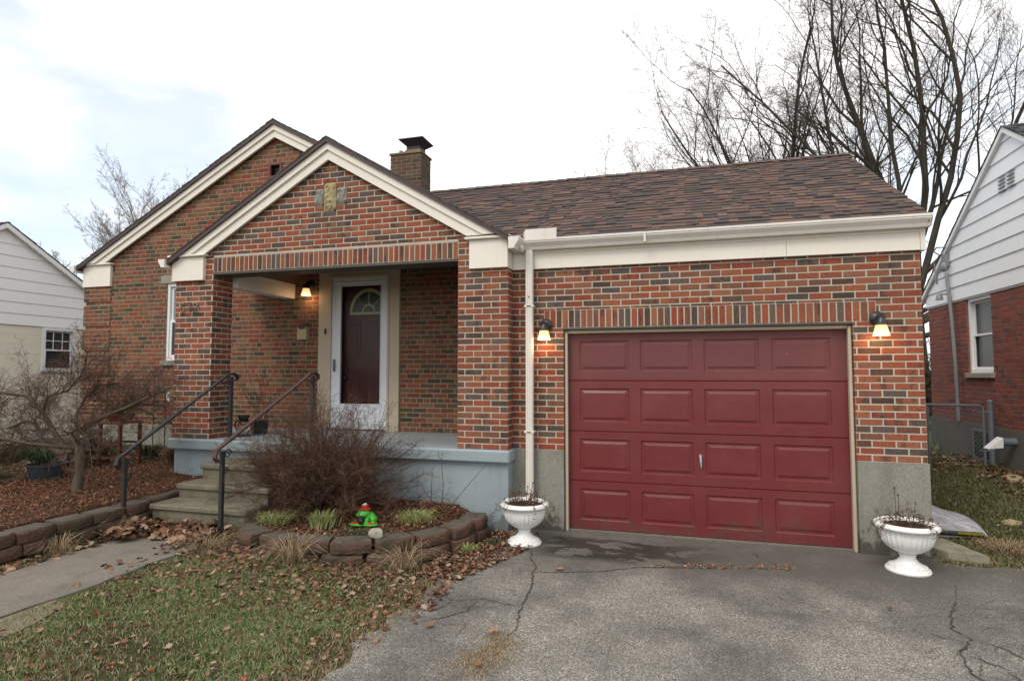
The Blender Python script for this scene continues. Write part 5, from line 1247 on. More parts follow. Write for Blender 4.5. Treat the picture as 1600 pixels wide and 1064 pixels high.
# =================================================================== SMALL OBJECTS
def urn(x, y, label, plantseed, tall):
    u = thing('garden_urn', label, 'urn', (x, y, .002), 'white pedestal urns beside the garage door')
    m = MB(); m.lathe((x, y, .002), [(.0001, 0), (.168, 0), (.172, .012), (.165, .028), (.150, .036), (.146, .048), (.118, .060), (.085, .080), (.062, .108), (.056, .128), (.066, .136), (.060, .146), (.0001, .146)], 40)
    m.build('pedestal', 'urn_white', u, True)
    m = MB(); m.lathe((x, y, .002), [(.050, .147), (.10, .170), (.150, .205), (.180, .250), (.193, .300), (.195, .350), (.192, .362)], 96, flute=(1, 5, 30, .07))
    m.build('bowl', 'urn_white', u, True)
    m = MB(); m.lathe((x, y, .002), [(.190, .355), (.215, .352), (.236, .362), (.246, .380), (.240, .402), (.222, .412), (.205, .408), (.192, .395), (.186, .36)], 96, flute=(2, 4, 60, .012))
    m.build('rim', 'urn_white', u, True)
    m = MB(); n = 28; vs = [(x, y, .405)]
    for r in (.06, .12, .188): vs += [(x + r * math.cos(6.2832 * k / n), y + r * math.sin(6.2832 * k / n), .382 + .028 * (1 - (r / .188) ** 2) + random.uniform(-.008, .008)) for k in range(n)]
    m.add(vs, [(0, 1 + k, 1 + (k + 1) % n) for k in range(n)] + [(1 + j * n + k, 1 + (j + 1) * n + k, 1 + (j + 1) * n + (k + 1) % n, 1 + j * n + (k + 1) % n) for j in range(2) for k in range(n)])
    m.build('soil', 'soil', u)
    rg = np.random.default_rng(plantseed); T = Tubes()
    c = dict(seg=[4, 3], wob=[.2, .3], trop=[.05, .05], tip=[.5, .5], sides=[4, 3], kids=[5], start=[.3], ang=[(.3, .8)], lr=[.35], rr=[.7], minr=.0016)
    L = []
    for k in range(26):
        a = rg.uniform(0, 6.28); r = rg.uniform(.03, .18); p = np.array([x + r * math.cos(a), y + r * math.sin(a), .395]); out = rg.uniform(.1, 1.1)
        Lk = rg.uniform(.06, .15); grow(T, p, unit(np.array([math.cos(a) * out, math.sin(a) * out, 1.])), Lk, .0026, 0, c, rg)
    for (dx, h) in tall: T.add(px([(x + dx, y, .39), (x + dx * 1.1, y, .39 + h * .5), (x + dx * 1.3 + .01, y, .39 + h)]), [.003, .003, .002], 4); T.add(px([(x + dx * 1.3 + .01, y, .39 + h), (x + dx * 1.3 + .01, y, .40 + h), (x + dx * 1.3 + .01, y, .412 + h)]), [.005, .008, .002], 5)
    for k in range(9):   # trailing stems over the rim
        a = (-.4 if k % 2 else 3.5) + rg.normal(0, .6); q = [(x + r * math.cos(a), y + r * math.sin(a), z) for r, z in ((.15, .40), (.22, .43), (.27, .39), (.29 + .02 * rg.random(), .30 + .06 * rg.random()))]
        T.add(px(q), [.003, .0026, .002, .0015], 3); L.append(q)
    T.build('dead_stems', 'dry_plant', u)
    V = []; F = []; o = 0
    pts = [q for l in L for q in l[1:]] + [(x + .17 * math.cos(a) * s, y + .17 * math.sin(a) * s, .40 + rg.uniform(.0, .11)) for a, s in zip(rg.uniform(0, 6.28, 70), rg.uniform(.4, 1.15, 70))]
    for (a_, b_, c_) in pts:
        for _ in range(3):
            v, f = SH[rg.integers(7)]; A = np.array(Matrix.Rotation(rg.uniform(0, 6), 3, 'X') @ Matrix.Rotation(rg.uniform(0, 6), 3, 'Z')); V.append((v * rg.uniform(.005, .013)) @ A.T + [a_ + rg.normal(0, .012), b_ + rg.normal(0, .012), c_ + rg.normal(0, .012)]); F.append(f + o); o += len(v)
    npmesh('dead_leaves', np.concatenate(V), np.concatenate(F), 'dry_plant', u)
urn(-1.53, -.56, 'white urn at the foot of the downspout left of the garage door', 5, [(.02, .16), (.06, .2)])
urn(1.85, -.44, 'white urn in front of the concrete corner right of the garage door', 9, [(-.07, .30), (-.05, .24), (.05, .18)])

# frog ornament
fx, fy, fz = -2.97, -1.16, .225
fr_ = thing('frog_ornament', 'bright green frog ornament in a red hat on a lily pad base', 'ornament', (fx, fy, fz))
def merged(name, mb, mat, vox=.005):
    o = mb.build(name, mat, fr_, True); md = o.modifiers.new('r', 'REMESH'); md.mode = 'VOXEL'; md.voxel_size = vox; md.use_smooth_shade = True
    s = o.modifiers.new('s', 'SMOOTH'); s.factor = .5; s.iterations = 3; return o
m = MB(); m.ball((fx - .060, fy - .035, fz + .016), (.085, .066, .018)); m.ball((fx + .065, fy - .015, fz + .016), (.082, .066, .018)); merged('lily_pad', m, 'frog_green')
m = MB(); m.ball((fx - .060, fy - .035, fz + .030), (.066, .050, .010)); m.ball((fx + .065, fy - .015, fz + .030), (.062, .050, .010)); merged('pad_top', m, 'frog_red')
m = MB(); m.ball((fx + .03, fy + .03, fz + .075), (.062, .055, .052)); m.ball((fx - .008, fy - .010, fz + .118), (.064, .050, .038)); m.ball((fx - .02, fy - .036, fz + .105), (.058, .034, .024))
m.ball((fx + .085, fy + .02, fz + .055), (.030, .045, .040)); m.ball((fx - .045, fy, fz + .05), (.022, .03, .04)); m.ball((fx + .035, fy - .03, fz + .048), (.022, .025, .034)); m.ball((fx - .045, fy - .035, fz + .03), (.026, .02, .012)); m.ball((fx + .04, fy - .05, fz + .03), (.026, .02, .012))
m.ball((fx - .028, fy - .01, fz + .148), .016); m.ball((fx + .022, fy - .01, fz + .148), .016); m.ball((fx + .09, fy - .02, fz + .03), (.03, .018, .012))
m.ball((fx + .045, fy - .005, fz + .085), (.018, .03, .03)); merged('body', m, 'frog_green')
m = MB(); m.tube([(fx - .055, fy - .052, fz + .108), (fx - .02, fy - .0725, fz + .100), (fx + .025, fy - .060, fz + .108)], .0025, 6); m.build('mouth', 'frog_black', fr_)
m = MB(); m.lathe((fx - .003, fy, fz + .150), [(.0001, .0), (.052, .002), (.056, .008), (.042, .016), (.034, .018), (.034, .040), (.024, .050), (.0001, .052)], 24); m.build('hat', 'frog_red', fr_, True)
m = MB(); m.ball((fx + .012, fy - .018, fz + .205), (.014, .012, .012)); m.ball((fx - .008, fy - .02, fz + .200), (.01, .01, .008)); m.build('hat_flower', 'flag_white', fr_, True)
m = MB(); m.ball((fx - .012, fy - .062, fz + .045), (.028, .022, .036)); m.ball((fx - .012, fy - .058, fz + .082), (.016, .015, .028)); merged('jug', m, 'frog_black')
# pale rock
def rock(name, label, x, y, z, r, mat, seed, cat='rock'):
    rg = np.random.default_rng(seed); m = MB(); m.ball((0, 0, 0), r, 18, 12); V = np.array(m.v)
    for _ in range(14):
        n = unit(rg.normal(0, 1, 3)); d = rg.uniform(.62, .92); s = (V / np.array(r)) @ n; k = s > d; V[k] -= (((s[k] - d)[:, None]) * n) * np.array(r)
    m.v = [tuple(v + np.array([x, y, z])) for v in V]; o = m.build(name, mat, None, False, base=(x, y, z)); return tag(o, label, cat)
rock('rock', 'pale angular rock resting on the front blocks near the frog', -2.66, -1.50, .255, (.075, .06, .055), 'pale_rock', 3)
rock('rock', 'mossy tan rock at the base of the neighbouring foundation', 3.98, 2.55, .30, (.16, .22, .13), 'stone_tan', 5)
rock('rock', 'small tan rock lying on the side lawn at the right edge', 3.30, 1.10, .13, (.10, .10, .05), 'stone_tan', 6)
# flat stone slab by the corner
m = MB(); sp = [(2.235, .10), (2.41, .62), (2.52, .60), (2.62, -.055), (2.30, -.03)]
sp = [(2.24, .12), (2.30, .58), (2.42, .62), (2.60, -.06), (2.31, -.01)]
m.add([(x, y, .075) for x, y in sp] + [(x * 1. + (x - 2.4) * .04, y, .07) for x, y in sp] + [(x, y, .0) for x, y in sp], [tuple(range(5))[::-1]] + [(i, (i + 1) % 5, 5 + (i + 1) % 5, 5 + i) for i in range(5)] + [(5 + i, 5 + (i + 1) % 5, 10 + (i + 1) % 5, 10 + i) for i in range(5)])
tag(m.build('stone_slab', 'slab_stone', base=(2.4, .2, .03)), 'flat buff stone slab lying at the right corner of the garage', 'stone slab')
# bag of mulch lying behind the corner
bg = thing('plastic_bag', 'grey plastic bag lying on the lawn behind the garage corner', 'bag', (2.55, .85, .08))
def pillow(L, W, h0, h1, zf=1., n=18, k=10):
    vs = []; fs = []
    for i in range(n + 1):
        u = i / n; e = max(0., 1 - abs(2 * u - 1) ** 6) ** .5; hh = (h0 + (h1 - h0) * u) * e + .006
        for j in range(2 * k):
            a = math.pi * j / k; vs.append((2.28 + L * u, .85 + W / 2 * math.cos(a) * (.85 + .15 * e), .09 + hh * max(math.sin(a), -.15) * zf + .05 * (h0 + (h1 - h0) * u) * math.sin(9 * u + 2 * math.cos(a)) * (math.sin(a) > 0) * e))
    return vs, [(i * 2 * k + j, i * 2 * k + (j + 1) % (2 * k), (i + 1) * 2 * k + (j + 1) % (2 * k), (i + 1) * 2 * k + j) for i in range(n) for j in range(2 * k)] + [tuple(range(2 * k))[::-1], tuple(range(n * 2 * k, (n + 1) * 2 * k))]
m = MB(); v, f = pillow(.62, .46, .30, .10); m.add(v, f); m.build('bag_body', 'bag_plastic', bg, True)
m = MB(); m.box(2.30, .605, .075, 2.86, .66, .125, bev=.02); m.build('bag_seam', 'bag_dark', bg)
m = MB(); m.box(2.62, .598, .10, 2.84, .604, .122); m.build('bag_print', 'yellow_print', bg)

# garden corner on the left: stool with pot, low bench, tub
sx, sy, gz_ = -7.42, .0, Hs(-7.42, 0)
def stool(x, y, z0, w, d, h, label, mats, name, cat, rail=.5):
    s = thing(name, label, cat, (x, y, z0))
    m = MB(); m.box(x - w / 2 - .015, y - d / 2 - .015, z0 + h - .03, x + w / 2 + .015, y + d / 2 + .015, z0 + h, bev=.006); m.build('top', mats, s)
    for a in (-1, 1):
        for b in (-1, 1): m = MB(); m.tube([(x + a * (w / 2 - .02) + a * .012, y + b * (d / 2 - .02), z0 - .02), (x + a * (w / 2 - .02), y + b * (d / 2 - .02), z0 + h - .03)], .02, 4, square=(.018, .018)); m.build('leg', mats, s)
    for zz in (h * rail, h * .2):
        for yy in (y - d / 2 + .01, y + d / 2 - .028):
            m = MB(); m.box(x - w / 2 + .03, yy, z0 + zz, x + w / 2 - .03, yy + .018, z0 + zz + .028); m.build('stretcher', mats, s)
stool(sx, sy, gz_, .38, .34, .62, 'tall dark wooden stool holding the red pot by the brick wall', 'red_wood', 'stool', 'stool')
stool(-7.83, -.12, gz_, .42, .30, .26, 'low dark wooden bench left of the tall stool', 'dark_wood', 'bench', 'bench', .6)
pt = thing('potted_plant', 'red clay bowl with a scraggly evergreen plant on the tall stool', 'plant', (sx, sy, gz_ + .62))
m = MB(); m.lathe((sx, sy, gz_ + .622), [(.0001, 0), (.13, 0), (.165, .07), (.18, .10), (.165, .10), (.15, .07), (.0001, .07)], 24); m.build('pot', 'terracotta_red', pt, True)
rg = np.random.default_rng(31); T = Tubes()
for k in range(60):
    a = rg.uniform(0, 6.28); grow(T, np.array([sx, sy, gz_ + .70]), unit(np.array([math.cos(a) * 1.3 + .35, math.sin(a), rg.uniform(.2, 1.2)])), rg.uniform(.2, .42), .003, 0, dict(cm, seg=[4, 3], kids=[9], minr=.0018), rg)
T.build('foliage', 'creeping_green', pt)
bp = thing('planter_box', 'small dark mossy planter box standing on the low bench', 'planter', (-7.83, -.12, gz_ + .26))
m = MB(); m.box(-7.97, -.22, gz_ + .262, -7.69, -.02, gz_ + .40, bev=.01); m.build('box', 'black_iron', bp)
T = Tubes()
for k in range(30): grow(T, np.array([-7.83 + rg.uniform(-.1, .1), -.12, gz_ + .38]), unit(np.array([rg.normal(0, .5), rg.normal(0, .5), 1])), rg.uniform(.06, .16), .003, 0, dict(cm, seg=[3, 2], kids=[5], minr=.002), rg)
T.build('foliage', 'creeping_green', bp)
tx, ty = -7.62, -.82; tz = Hs(tx, ty)
tb = thing('plant_tub', 'dark blue plastic tub of drooping strap leaves behind the maple trunk', 'tub', (tx, ty, tz))
m = MB(); m.lathe((tx, ty, tz), [(.0001, 0), (.16, 0), (.20, .17), (.225, .175), (.225, .195), (.20, .195), (.18, .15), (.0001, .15)], 28); m.build('tub', 'tub_blue', tb, True)
q = tuft('strap_leaves', None, tx - .05, ty, tz + .15, 190, (.18, .34), .16, 'strap_leaf', None, .006, 33, 1.5); q.parent = tb; q.location = Vector((tx - .05, ty, tz + .15)) - tb.location
fl = thing('garden_flag', 'tiny white and red flag on a curved white stake by the brick corner', 'flag', (-8.25, .1, Hs(-8.25, .1)))
z = Hs(-8.25, .1); m = MB(); m.tube([(-8.24, .1, z), (-8.24, .1, z + .25), (-8.27, .1, z + .42), (-8.34, .1, z + .52), (-8.42, .1, z + .55)], .011, 8); m.build('stake', 'urn_white', fl)
m = MB(); m.box(-8.24, .09, z + .22, -8.08, .10, z + .38); m.build('cloth', 'flag_white', fl)
m = MB(); m.box(-8.11, .086, z + .22, -8.065, .104, z + .38); m.box(-8.19, .086, z + .22, -8.165, .0895, z + .38); m.box(-8.24, .086, z + .285, -8.11, .0893, z + .31); m.build('cross', 'flag_red', fl)
tr = thing('trellis', 'thin arched iron trellis below the front window', 'trellis', (-8.1, 1.2, Hs(-8.1, 1.2))); z = Hs(-8.1, 1.2); m = MB()
m.tube([(-8.22, 1.26, z), (-8.22, 1.26, 1.80)], .008, 6); m.tube([(-7.98, 1.26, z), (-7.98, 1.26, 1.3), (-8.02, 1.26, 1.42), (-8.10, 1.26, 1.46), (-8.18, 1.26, 1.42), (-8.22, 1.26, 1.3)], .008, 6)
for zz in (.9, 1.2): m.tube([(-8.22, 1.26, zz), (-7.98, 1.26, zz)], .006, 6)
m.build('frame', 'black_iron', tr)
tuft('garden_plant', 'leafy green clump growing at the wall foot behind the low bench', -8.35, .55, Hs(-8.35, .55), 260, (.12, .32), .28, 'strap_leaf', 'plant', .010, 41, .8)
tuft('garden_plant', 'green clump between the legs of the tall stool', -7.55, .55, Hs(-7.5, .55), 200, (.10, .24), .25, 'creeping_green', 'plant', .010, 42, .9)
tuft('garden_plant', 'grey green scrubby clump beside the left end of the porch', -6.65, .25, Hs(-6.65, .25), 380, (.10, .30), .25, 'dry_plant', 'plant', .005, 43, .9)
tuft('garden_plant', 'low green patch at the far left edge of the bed', -8.15, -1.2, Hs(-8.1, -1.2), 1100, (.04, .12), .38, 'creeping_green', 'plant', .006, 44, 1.2)
tuft('garden_plant', 'dark evergreen clump in front of the cream house', -9.3, -.2, Hs(-9.3, -.2), 600, (.08, .24), .4, 'creeping_green', 'plant', .008, 45, .9)
ss = thing('bare_shrub', 'small bare twiggy shrub low in front of the cream house wall', 'shrub', (-8.9, .3, Hs(-8.9, .3))); T = Tubes()
for k in range(40): grow(T, np.array([-8.9 + rg.normal(0, .25), .3 + rg.normal(0, .15), Hs(-8.9, .3)]), unit(np.array([rg.normal(0, .4), rg.normal(0, .4), 1.])), rg.uniform(.25, .5), .005, 0, dict(cm, seg=[4, 3], kids=[7]), rg)
T.build('branches', 'maple_twig', ss)

# =================================================================== RIGHT NEIGHBOUR
NX = 4.2
nr = thing('neighbouring_house', 'dark red brick house with white siding gable right of the garage', 'house', (NX, 2.8, .3))
y0, y1, pk = -.1, 5.58, 2.78
nh = [(-.66, 1, 4.90 - .66 * pk), (.66, 1, 4.90 + .66 * pk)]
m = MB(); brick_face(m, (NX, 0, 0), Y_, (-1, 0, 0), y0, y1, .95, 2.86, holes=[(3.42, 4.16, 1.70, 2.87)], j=.008, relief=.004, L=.21, z0=.95)
brick_face(m, (0, y1, 0), X_, (0, 1, 0), NX, 8, .95, 2.86, j=.008, relief=.004, L=.21, z0=.95)
brick_face(m, (NX, 4.16, 0), X_, (0, -1, 0), 0, .10, 1.70, 2.86, j=.008, relief=.003); brick_face(m, (NX, 3.42, 0), X_, (0, 1, 0), 0, .10, 1.70, 2.86, j=.008, relief=.003)
m.build('wall', ['brick_neighbor', 'mortar_neighbor'], nr)
m = MB(); siding(m, (NX - .012, 0, 0), Y_, (-1, 0, 0), y0 - .05, y1 + .03, 2.84, 4.9, .215, nh, t=.016); m.box(NX - .012, y0, 2.815, NX + .05, y1 + .02, 2.84)
m.build('siding', 'siding_white', nr)
m = MB(); m.box(NX - .03, y0 - .02, -.3, NX + .2, y1 + .03, .949); m.box(NX + .2, y1 - .2, -.3, 9, y1 + .03, .949); m.build('foundation', 'nb_foundation', nr)
m = MB(); m.box(NX + .12, y0 + .02, -.2, 9, y1 - .02, 2.8); m.build('interior', 'soffit_dark', nr)
for s, ye in ((1, y1 + .16), (-1, y0 - .2)):
    L = abs(ye - pk); m = MB(); p = [(pk, 4.96), (pk + s * L, 4.96 - .66 * L), (pk + s * L, 4.88 - .66 * L), (pk, 4.88)]
    m.prism([(NX - .07, a, b) for a, b in p], (NX - .07, 0, 0), (NX - .02, 0, 0)); m.build('rake_board', 'white_vinyl', nr)
m = MB(); q = math.hypot(1, .66)
shingles(m, (NX - .08, y0 - .22, 4.97 - .66 * (pk - y0 + .22)), X_, (0, 1 / q, .66 / q), 5.5, (pk - y0 + .22) * q); shingles(m, (NX - .08, y1 + .18, 4.97 - .66 * (y1 + .18 - pk)), X_, (0, -1 / q, .66 / q), 5.5, (y1 + .18 - pk) * q)
t = NT('shingle_grey', .92, .1); t.color(t.ramp(t.rnd(), [(0, (.045, .045, .048)), (.5, (.075, .075, .078)), (1, (.11, .11, .11))]))
m.build('roof', 'shingle_grey', nr)
m = MB(); m.box(NX - .10, y1 + .10, 2.93, NX + 3, y1 + .21, 3.05, bev=.02); m.build('gutter', 'white_vinyl', nr)
def side_window(parent, X, ya, yb, za, zb, s, nm, grid=None, dep=.06):
    """window in a wall facing s along x"""
    f = lambda m, a, b, c, d, e0, e1: m.box(X - s * e0, a, c, X - s * e1, b, d, bev=.004)
    m = MB(); w = .055
    for a, b, c, d in ((ya, ya + w, za, zb), (yb - w, yb, za, zb), (ya + w, yb - w, zb - w, zb), (ya + w, yb - w, za, za + w)): f(m, a, b, c, d, dep - .03, dep + .05)
    wd = m.build('window', nm, parent); mid = (za + zb) / 2; m = MB(); w2 = .032
    for c, d, dd in ((za + w, mid + .015, .0), (mid - .015, zb - w, .022)):
        for q in ((ya + w, ya + w + w2, c, d), (yb - w - w2, yb - w, c, d), (ya + w + w2, yb - w - w2, c, c + w2), (ya + w + w2, yb - w - w2, d - w2, d)): f(m, *q, dep + dd, dep + dd + .02)
        if grid and dd:
            for k in range(1, grid[0]): yy = ya + w + (yb - ya - 2 * w) * k / grid[0]; f(m, yy - .009, yy + .009, c + w2, d - w2, dep + dd + .002, dep + dd + .014)
            for k in range(1, grid[1]): zz = c + (d - c) * k / grid[1]; f(m, ya + w + w2, yb - w - w2, zz - .009, zz + .009, dep + dd + .003, dep + dd + .013)
    m.build('sash', nm, wd); m = MB(); f(m, ya + .03, yb - .03, za + .03, zb - .03, dep + .036, dep + .04); m.build('pane', 'dark_pane', wd); return wd
w_ = side_window(nr, NX, 3.42, 4.16, 1.70, 2.82, -1, 'white_vinyl', dep=.05)
m = MB(); m.box(NX - .05, 3.38, 1.625, NX + .08, 4.20, 1.70, bev=.008); m.build('sill', 'lime_lintel', w_)
m = MB()
frame = [(3.50, 3.53, .44, .88), (4.0, 4.03, .44, .88), (3.53, 4.0, .85, .88), (3.53, 4.0, .44, .47)]
for q in frame: m.box(NX - .045, q[0], q[2], NX - .028, q[1], q[3])
bw_ = m.build('basement_window', 'galvanised', nr); m = MB(); m.box(NX - .036, 3.53, .47, NX - .032, 4.0, .85); m.build('pane', 'dark_pane', bw_)
# dryer vent
m = MB(); m.tube([(NX - .02, 2.88, .80), (NX - .20, 2.88, .80)], .052, 16); dv = m.build('dryer_vent', 'galvanised', nr, True)
m = MB(); m.prism([(NX - .20, 2.80, .86), (NX - .20, 2.80, .73), (NX - .36, 2.80, .71)], (0, 2.80, 0), (0, 2.96, 0)); m.build('hood', 'white_vinyl', dv)
# gable louvres and electric mast
m = MB()
for ya in (2.62, 2.84):
    for k in range(5): m.box(NX - .045, ya, 4.12 + k * .05, NX - .028, ya + .16, 4.135 + k * .05)
m.build('gable_vent', 'grey_metal', nr)
ma = MB(); my = 4.62
ma.tube([(NX - .06, 4.42, .97), (NX - .06, 4.45, 1.8), (NX - .06, 4.52, 2.6), (NX - .07, my, 3.3)], .026, 10); mast = ma.build('service_mast', 'grey_metal', nr, True)
m = MB(); m.ball((NX - .10, my, 3.40), (.05, .06, .08), 12, 8); m.box(NX - .09, my - .02, 3.42, NX - .03, my + .12, 3.62); m.tube([(NX - .1, my + .02, 3.38), (NX - .16, my + .12, 3.30), (NX - .15, my + .16, 3.15)], .014, 6); m.tube([(NX - .12, my + .10, 3.62), (NX - .14, my + .25, 3.50), (NX - .15, my + .2, 3.2)], .010, 6)
m.tube([(NX - .06, my - .02, 3.72), (NX - .16, my + .10, 3.74), (NX - .16, my + .22, 3.70), (NX - .05, my + .22, 3.62)], .012, 6)
m.build('weatherhead', 'grey_metal', mast)
m = MB(); m.lathe((NX - .16, my + .06, 2.88), [(.03, .09), (.045, .05), (.055, 0), (.045, 0), (.02, .09)], 14); m.tube([(NX - .02, my + .06, 2.97), (NX - .16, my + .06, 2.97)], .012, 8); m.build('floodlight', 'grey_metal', nr, True)
# chain link gate
gy = 3.4
gt = thing('chain_link_gate', 'galvanised chain link gate between the garage and the neighbouring house', 'gate', (3.7, gy, Hs(3.7, gy)))
for (xx, r, za, zb) in ((4.13, .035, .30, 1.30), (3.31, .03, .28, 1.27)):
    m = MB(); m.tube([(xx, gy, za - .1), (xx, gy, zb)], r, 12); m.ball((xx, gy, zb), (r * 1.15, r * 1.15, r * .8), 12, 6); m.build('post', 'galvanised', gt, True)
m = MB(); m.tube([(3.30, gy - .03, 1.25), (3.98, gy - .03, 1.245), (4.02, gy - .03, 1.22), (4.03, gy - .03, 1.16), (4.03, gy - .03, .38)], .019, 10); m.tube([(3.36, gy - .03, 1.24), (3.36, gy - .03, .38), (4.03, gy - .03, .38)], .016, 8)
m.build('gate_frame', 'galvanised', gt, True)
m = MB()
for zz in (1.15, .62): m = MB(); m.tube([(3.98, gy, zz), (4.15, gy, zz)], .014, 6); m.build('hinge', 'galvanised', gt)
T = Tubes()
for k in range(-14, 13):
    for s in (1, -1):
        a = [(3.38 + k * .055 + j * .055 * .5, gy - .03 + .004 * s, .40 + (j * .0275 * 1.1 if s > 0 else .82 - j * .0275 * 1.1)) for j in range(0, 29)]
        a = [p for p in a if 3.375 < p[0] < 4.02 and p[2] < 1.23]
        if len(a) > 1: T.add(px([a[0], a[-1]]), [.0024, .0024], 3)
T.build('mesh', 'galvanised', gt)
# brown overgrown hedge seen through the gap
hg = thing('overgrown_hedge', 'dark brown leafless hedge seen in the gap between the houses', 'hedge', (5.9, 10, .3)); T = Tubes(); rg = np.random.default_rng(77)
for k in range(130): grow(T, np.array([rg.uniform(4.4, 8.4), 10 + rg.normal(0, .3), .5]), unit(np.array([rg.normal(0, .25), rg.normal(0, .2), 1.])), rg.uniform(1.2, 2.1), .03, 0, dict(cm, seg=[5, 4], kids=[12], start=[.05], minr=.012, trop=[.02, .02]), rg)
T.build('branches', 'hedge_brown', hg)
# =================================================================== LEFT NEIGHBOUR
LX = -13.
nl = thing('neighbouring_house', 'pale cream house with white siding gable at the left edge', 'house', (LX, 2., .15))
ya, yb, pk = -2.2, 6.3, 2.05; lh = [(-.615, 1, 4.62 - .615 * pk), (.615, 1, 4.62 + .615 * pk)]
m = MB(); siding(m, (LX, 0, 0), Y_, (1, 0, 0), ya, yb, 2.68, 4.7, .232, lh, t=.012); m.build('siding', 'siding_left', nl)
m = MB()
for q in ((ya, yb, -.1, 2.69),):
    for r in minus([q], (2.87, 3.56, 1.72, 2.66)): m.box(LX - .2, r[0], r[2], LX - .012, r[1], r[3])
z = .42
m.build('wall', 'cream_wall', nl)
m = MB(); z = .30
while z < 2.62:
    for r in minus([(ya, yb, z, z + .012)], (2.80, 3.62, 1.70, 2.68)): m.box(LX - .013, r[0], z, LX - .0085, r[1], z + .0145)
    z += .20
m.build('wall_joint', 'cream_wall', nl)
m = MB(); m.box(LX - .2, ya, -.3, LX + .02, yb, .30); m.build('foundation', 'nb_left_base', nl)
for s, ye in ((1, yb + .2), (-1, ya - .2)):
    L = abs(ye - pk); m = MB(); p = [(pk, 4.70), (pk + s * L, 4.70 - .615 * L), (pk + s * L, 4.60 - .615 * L), (pk, 4.60)]
    m.prism([(LX + .03, a, b) for a, b in p], (LX + .03, 0, 0), (LX + .10, 0, 0)); m.build('rake_board', 'siding_left', nl)
m = MB(); q = math.hypot(1, .615)
shingles(m, (LX + .11, ya - .22, 4.72 - .615 * (pk - ya + .22)), (-1, 0, 0), (0, 1 / q, .615 / q), 6, (pk - ya + .22) * q, ex=.2); shingles(m, (LX + .11, yb + .22, 4.72 - .615 * (yb + .22 - pk)), (-1, 0, 0), (0, -1 / q, .615 / q), 6, (yb + .22 - pk) * q, ex=.2)
m.build('roof', 'shingle_grey', nl)
w_ = side_window(nl, LX, 2.87, 3.56, 1.72, 2.66, 1, 'white_vinyl', (3, 2), dep=-.01)
bwl = side_window(nl, LX, 2.70, 3.30, .32, .58, 1, 'white_vinyl', dep=-.02); bwl.name = 'basement_window'

# =================================================================== LIGHT, SKY, CAMERA
w = bpy.data.worlds.new("World"); sc.world = w; w.use_nodes = True; nt = w.node_tree; bgn = nt.nodes['Background']
SUN_EL, SUN_AZ = R(48), R(205)        # azimuth measured from +Y clockwise
sky = nt.nodes.new('ShaderNodeTexSky'); sky.sky_type = 'NISHITA'; sky.sun_disc = False; sky.sun_elevation = SUN_EL; sky.sun_rotation = SUN_AZ; sky.dust_density = 2.
tc = nt.nodes.new('ShaderNodeTexCoord'); mp_ = nt.nodes.new('ShaderNodeMapping'); mp_.inputs['Scale'].default_value = (1., 1., 2.6); mp_.inputs['Location'].default_value = (.35, .2, 0); nt.links.new(tc.outputs['Generated'], mp_.inputs[0])
no = nt.nodes.new('ShaderNodeTexNoise'); no.inputs['Scale'].default_value = 2.1; no.inputs['Detail'].default_value = 7; no.inputs['Roughness'].default_value = .52; nt.links.new(mp_.outputs[0], no.inputs[0])
rp = nt.nodes.new('ShaderNodeValToRGB'); rp.color_ramp.elements[0].position = .30; rp.color_ramp.elements[0].color = (.45, .45, .45, 1); rp.color_ramp.elements[1].position = .46; rp.color_ramp.elements[1].color = (1, 1, 1, 1); sx_ = nt.nodes.new('ShaderNodeSeparateXYZ'); nt.links.new(tc.outputs['Generated'], sx_.inputs[0])
def wm(op, a, b, c=0.):
    q = nt.nodes.new('ShaderNodeMath'); q.operation = op
    for i, v in enumerate((a, b, c)):
        if isinstance(v, (int, float)): q.inputs[i].default_value = v
        else: nt.links.new(v, q.inputs[i])
    return q.outputs[0]
low = wm('MAXIMUM', wm('MULTIPLY_ADD', sx_.outputs[2], -2.6, 1.), 0.); lft = wm('MAXIMUM', wm('MULTIPLY_ADD', sx_.outputs[0], -1.6, -.75), 0.)
den = wm('SUBTRACT', wm('SUBTRACT', no.outputs[0], wm('MULTIPLY', low, .10)), wm('MULTIPLY', lft, .24)); nt.links.new(den, rp.inputs[0])
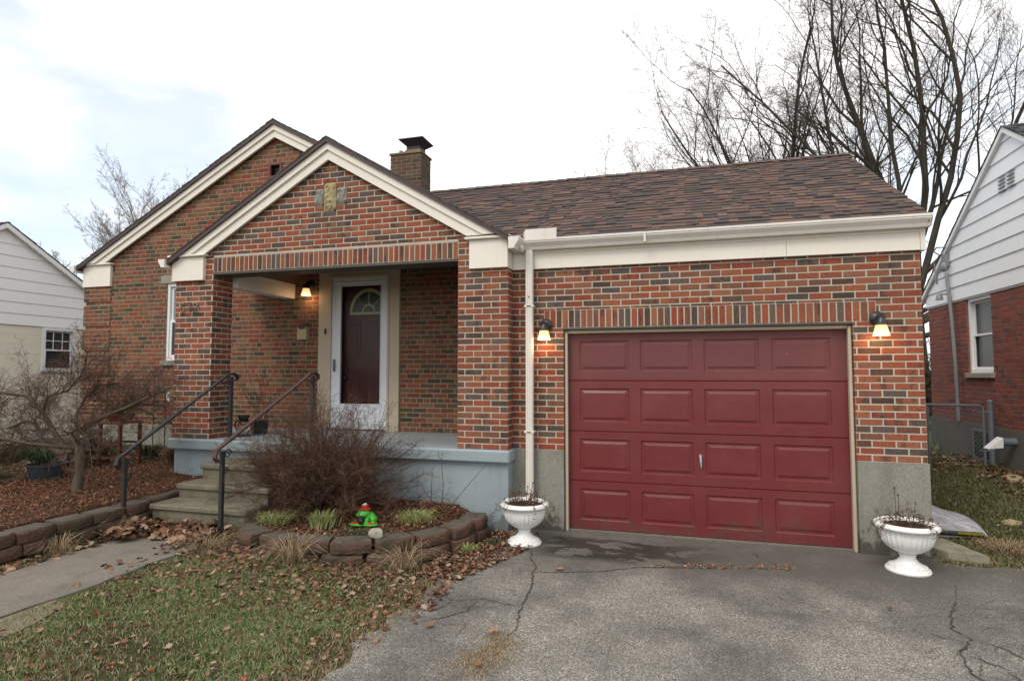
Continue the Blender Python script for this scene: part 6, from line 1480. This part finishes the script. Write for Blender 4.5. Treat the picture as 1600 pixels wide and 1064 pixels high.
no2 = nt.nodes.new('ShaderNodeTexNoise'); no2.inputs['Scale'].default_value = 1.4; no2.inputs['Detail'].default_value = 5; nt.links.new(mp_.outputs[0], no2.inputs[0])
rp2 = nt.nodes.new('ShaderNodeValToRGB'); rp2.color_ramp.elements[0].position = .36; rp2.color_ramp.elements[0].color = (6.7, 7.3, 8.1, 1); rp2.color_ramp.elements[1].position = .52; rp2.color_ramp.elements[1].color = (11.2, 11.0, 10.8, 1); nt.links.new(no2.outputs[0], rp2.inputs[0])
mx = nt.nodes.new('ShaderNodeMix'); mx.data_type = 'RGBA'; nt.links.new(rp.outputs[0], mx.inputs[0]); vs_ = nt.nodes.new('ShaderNodeVectorMath'); vs_.operation = 'MULTIPLY'; vs_.inputs[1].default_value = (2.1, 2.1, 2.0); nt.links.new(sky.outputs[0], vs_.inputs[0]); nt.links.new(vs_.outputs[0], mx.inputs[6]); nt.links.new(rp2.outputs[0], mx.inputs[7]); nt.links.new(mx.outputs[2], bgn.inputs[0]); bgn.inputs[1].default_value = .105
sl_ = bpy.data.lights.new('sun', 'SUN'); sl_.energy = 1.5; sl_.angle = R(25); sl_.color = (1, .93, .84); so = bpy.data.objects.new('sun', sl_); COL.objects.link(so)
dirv = Vector((math.sin(SUN_AZ) * math.cos(SUN_EL), math.cos(SUN_AZ) * math.cos(SUN_EL), math.sin(SUN_EL))); so.rotation_euler = dirv.to_track_quat('Z', 'Y').to_euler(); so.location = dirv * 30
cam = bpy.data.cameras.new('camera'); co = bpy.data.objects.new('camera', cam); COL.objects.link(co); sc.camera = co
cam.sensor_width = 36; cam.lens = 919.17 / 1600 * 36; cam.clip_end = 2000; cam.clip_start = .05
yaw, pit = .2795, .0556
Fv = Vector((-math.sin(yaw) * math.cos(pit), math.cos(yaw) * math.cos(pit), math.sin(pit)))
co.location = (0, -6.34, 1.695); co.rotation_euler = Fv.to_track_quat('-Z', 'Y').to_euler()
sc.view_settings.view_transform = 'Standard'; sc.view_settings.look = 'None'; sc.view_settings.exposure = .26; sc.view_settings.gamma = 1
sc.cycles.max_bounces = 6; sc.cycles.transparent_max_bounces = 8
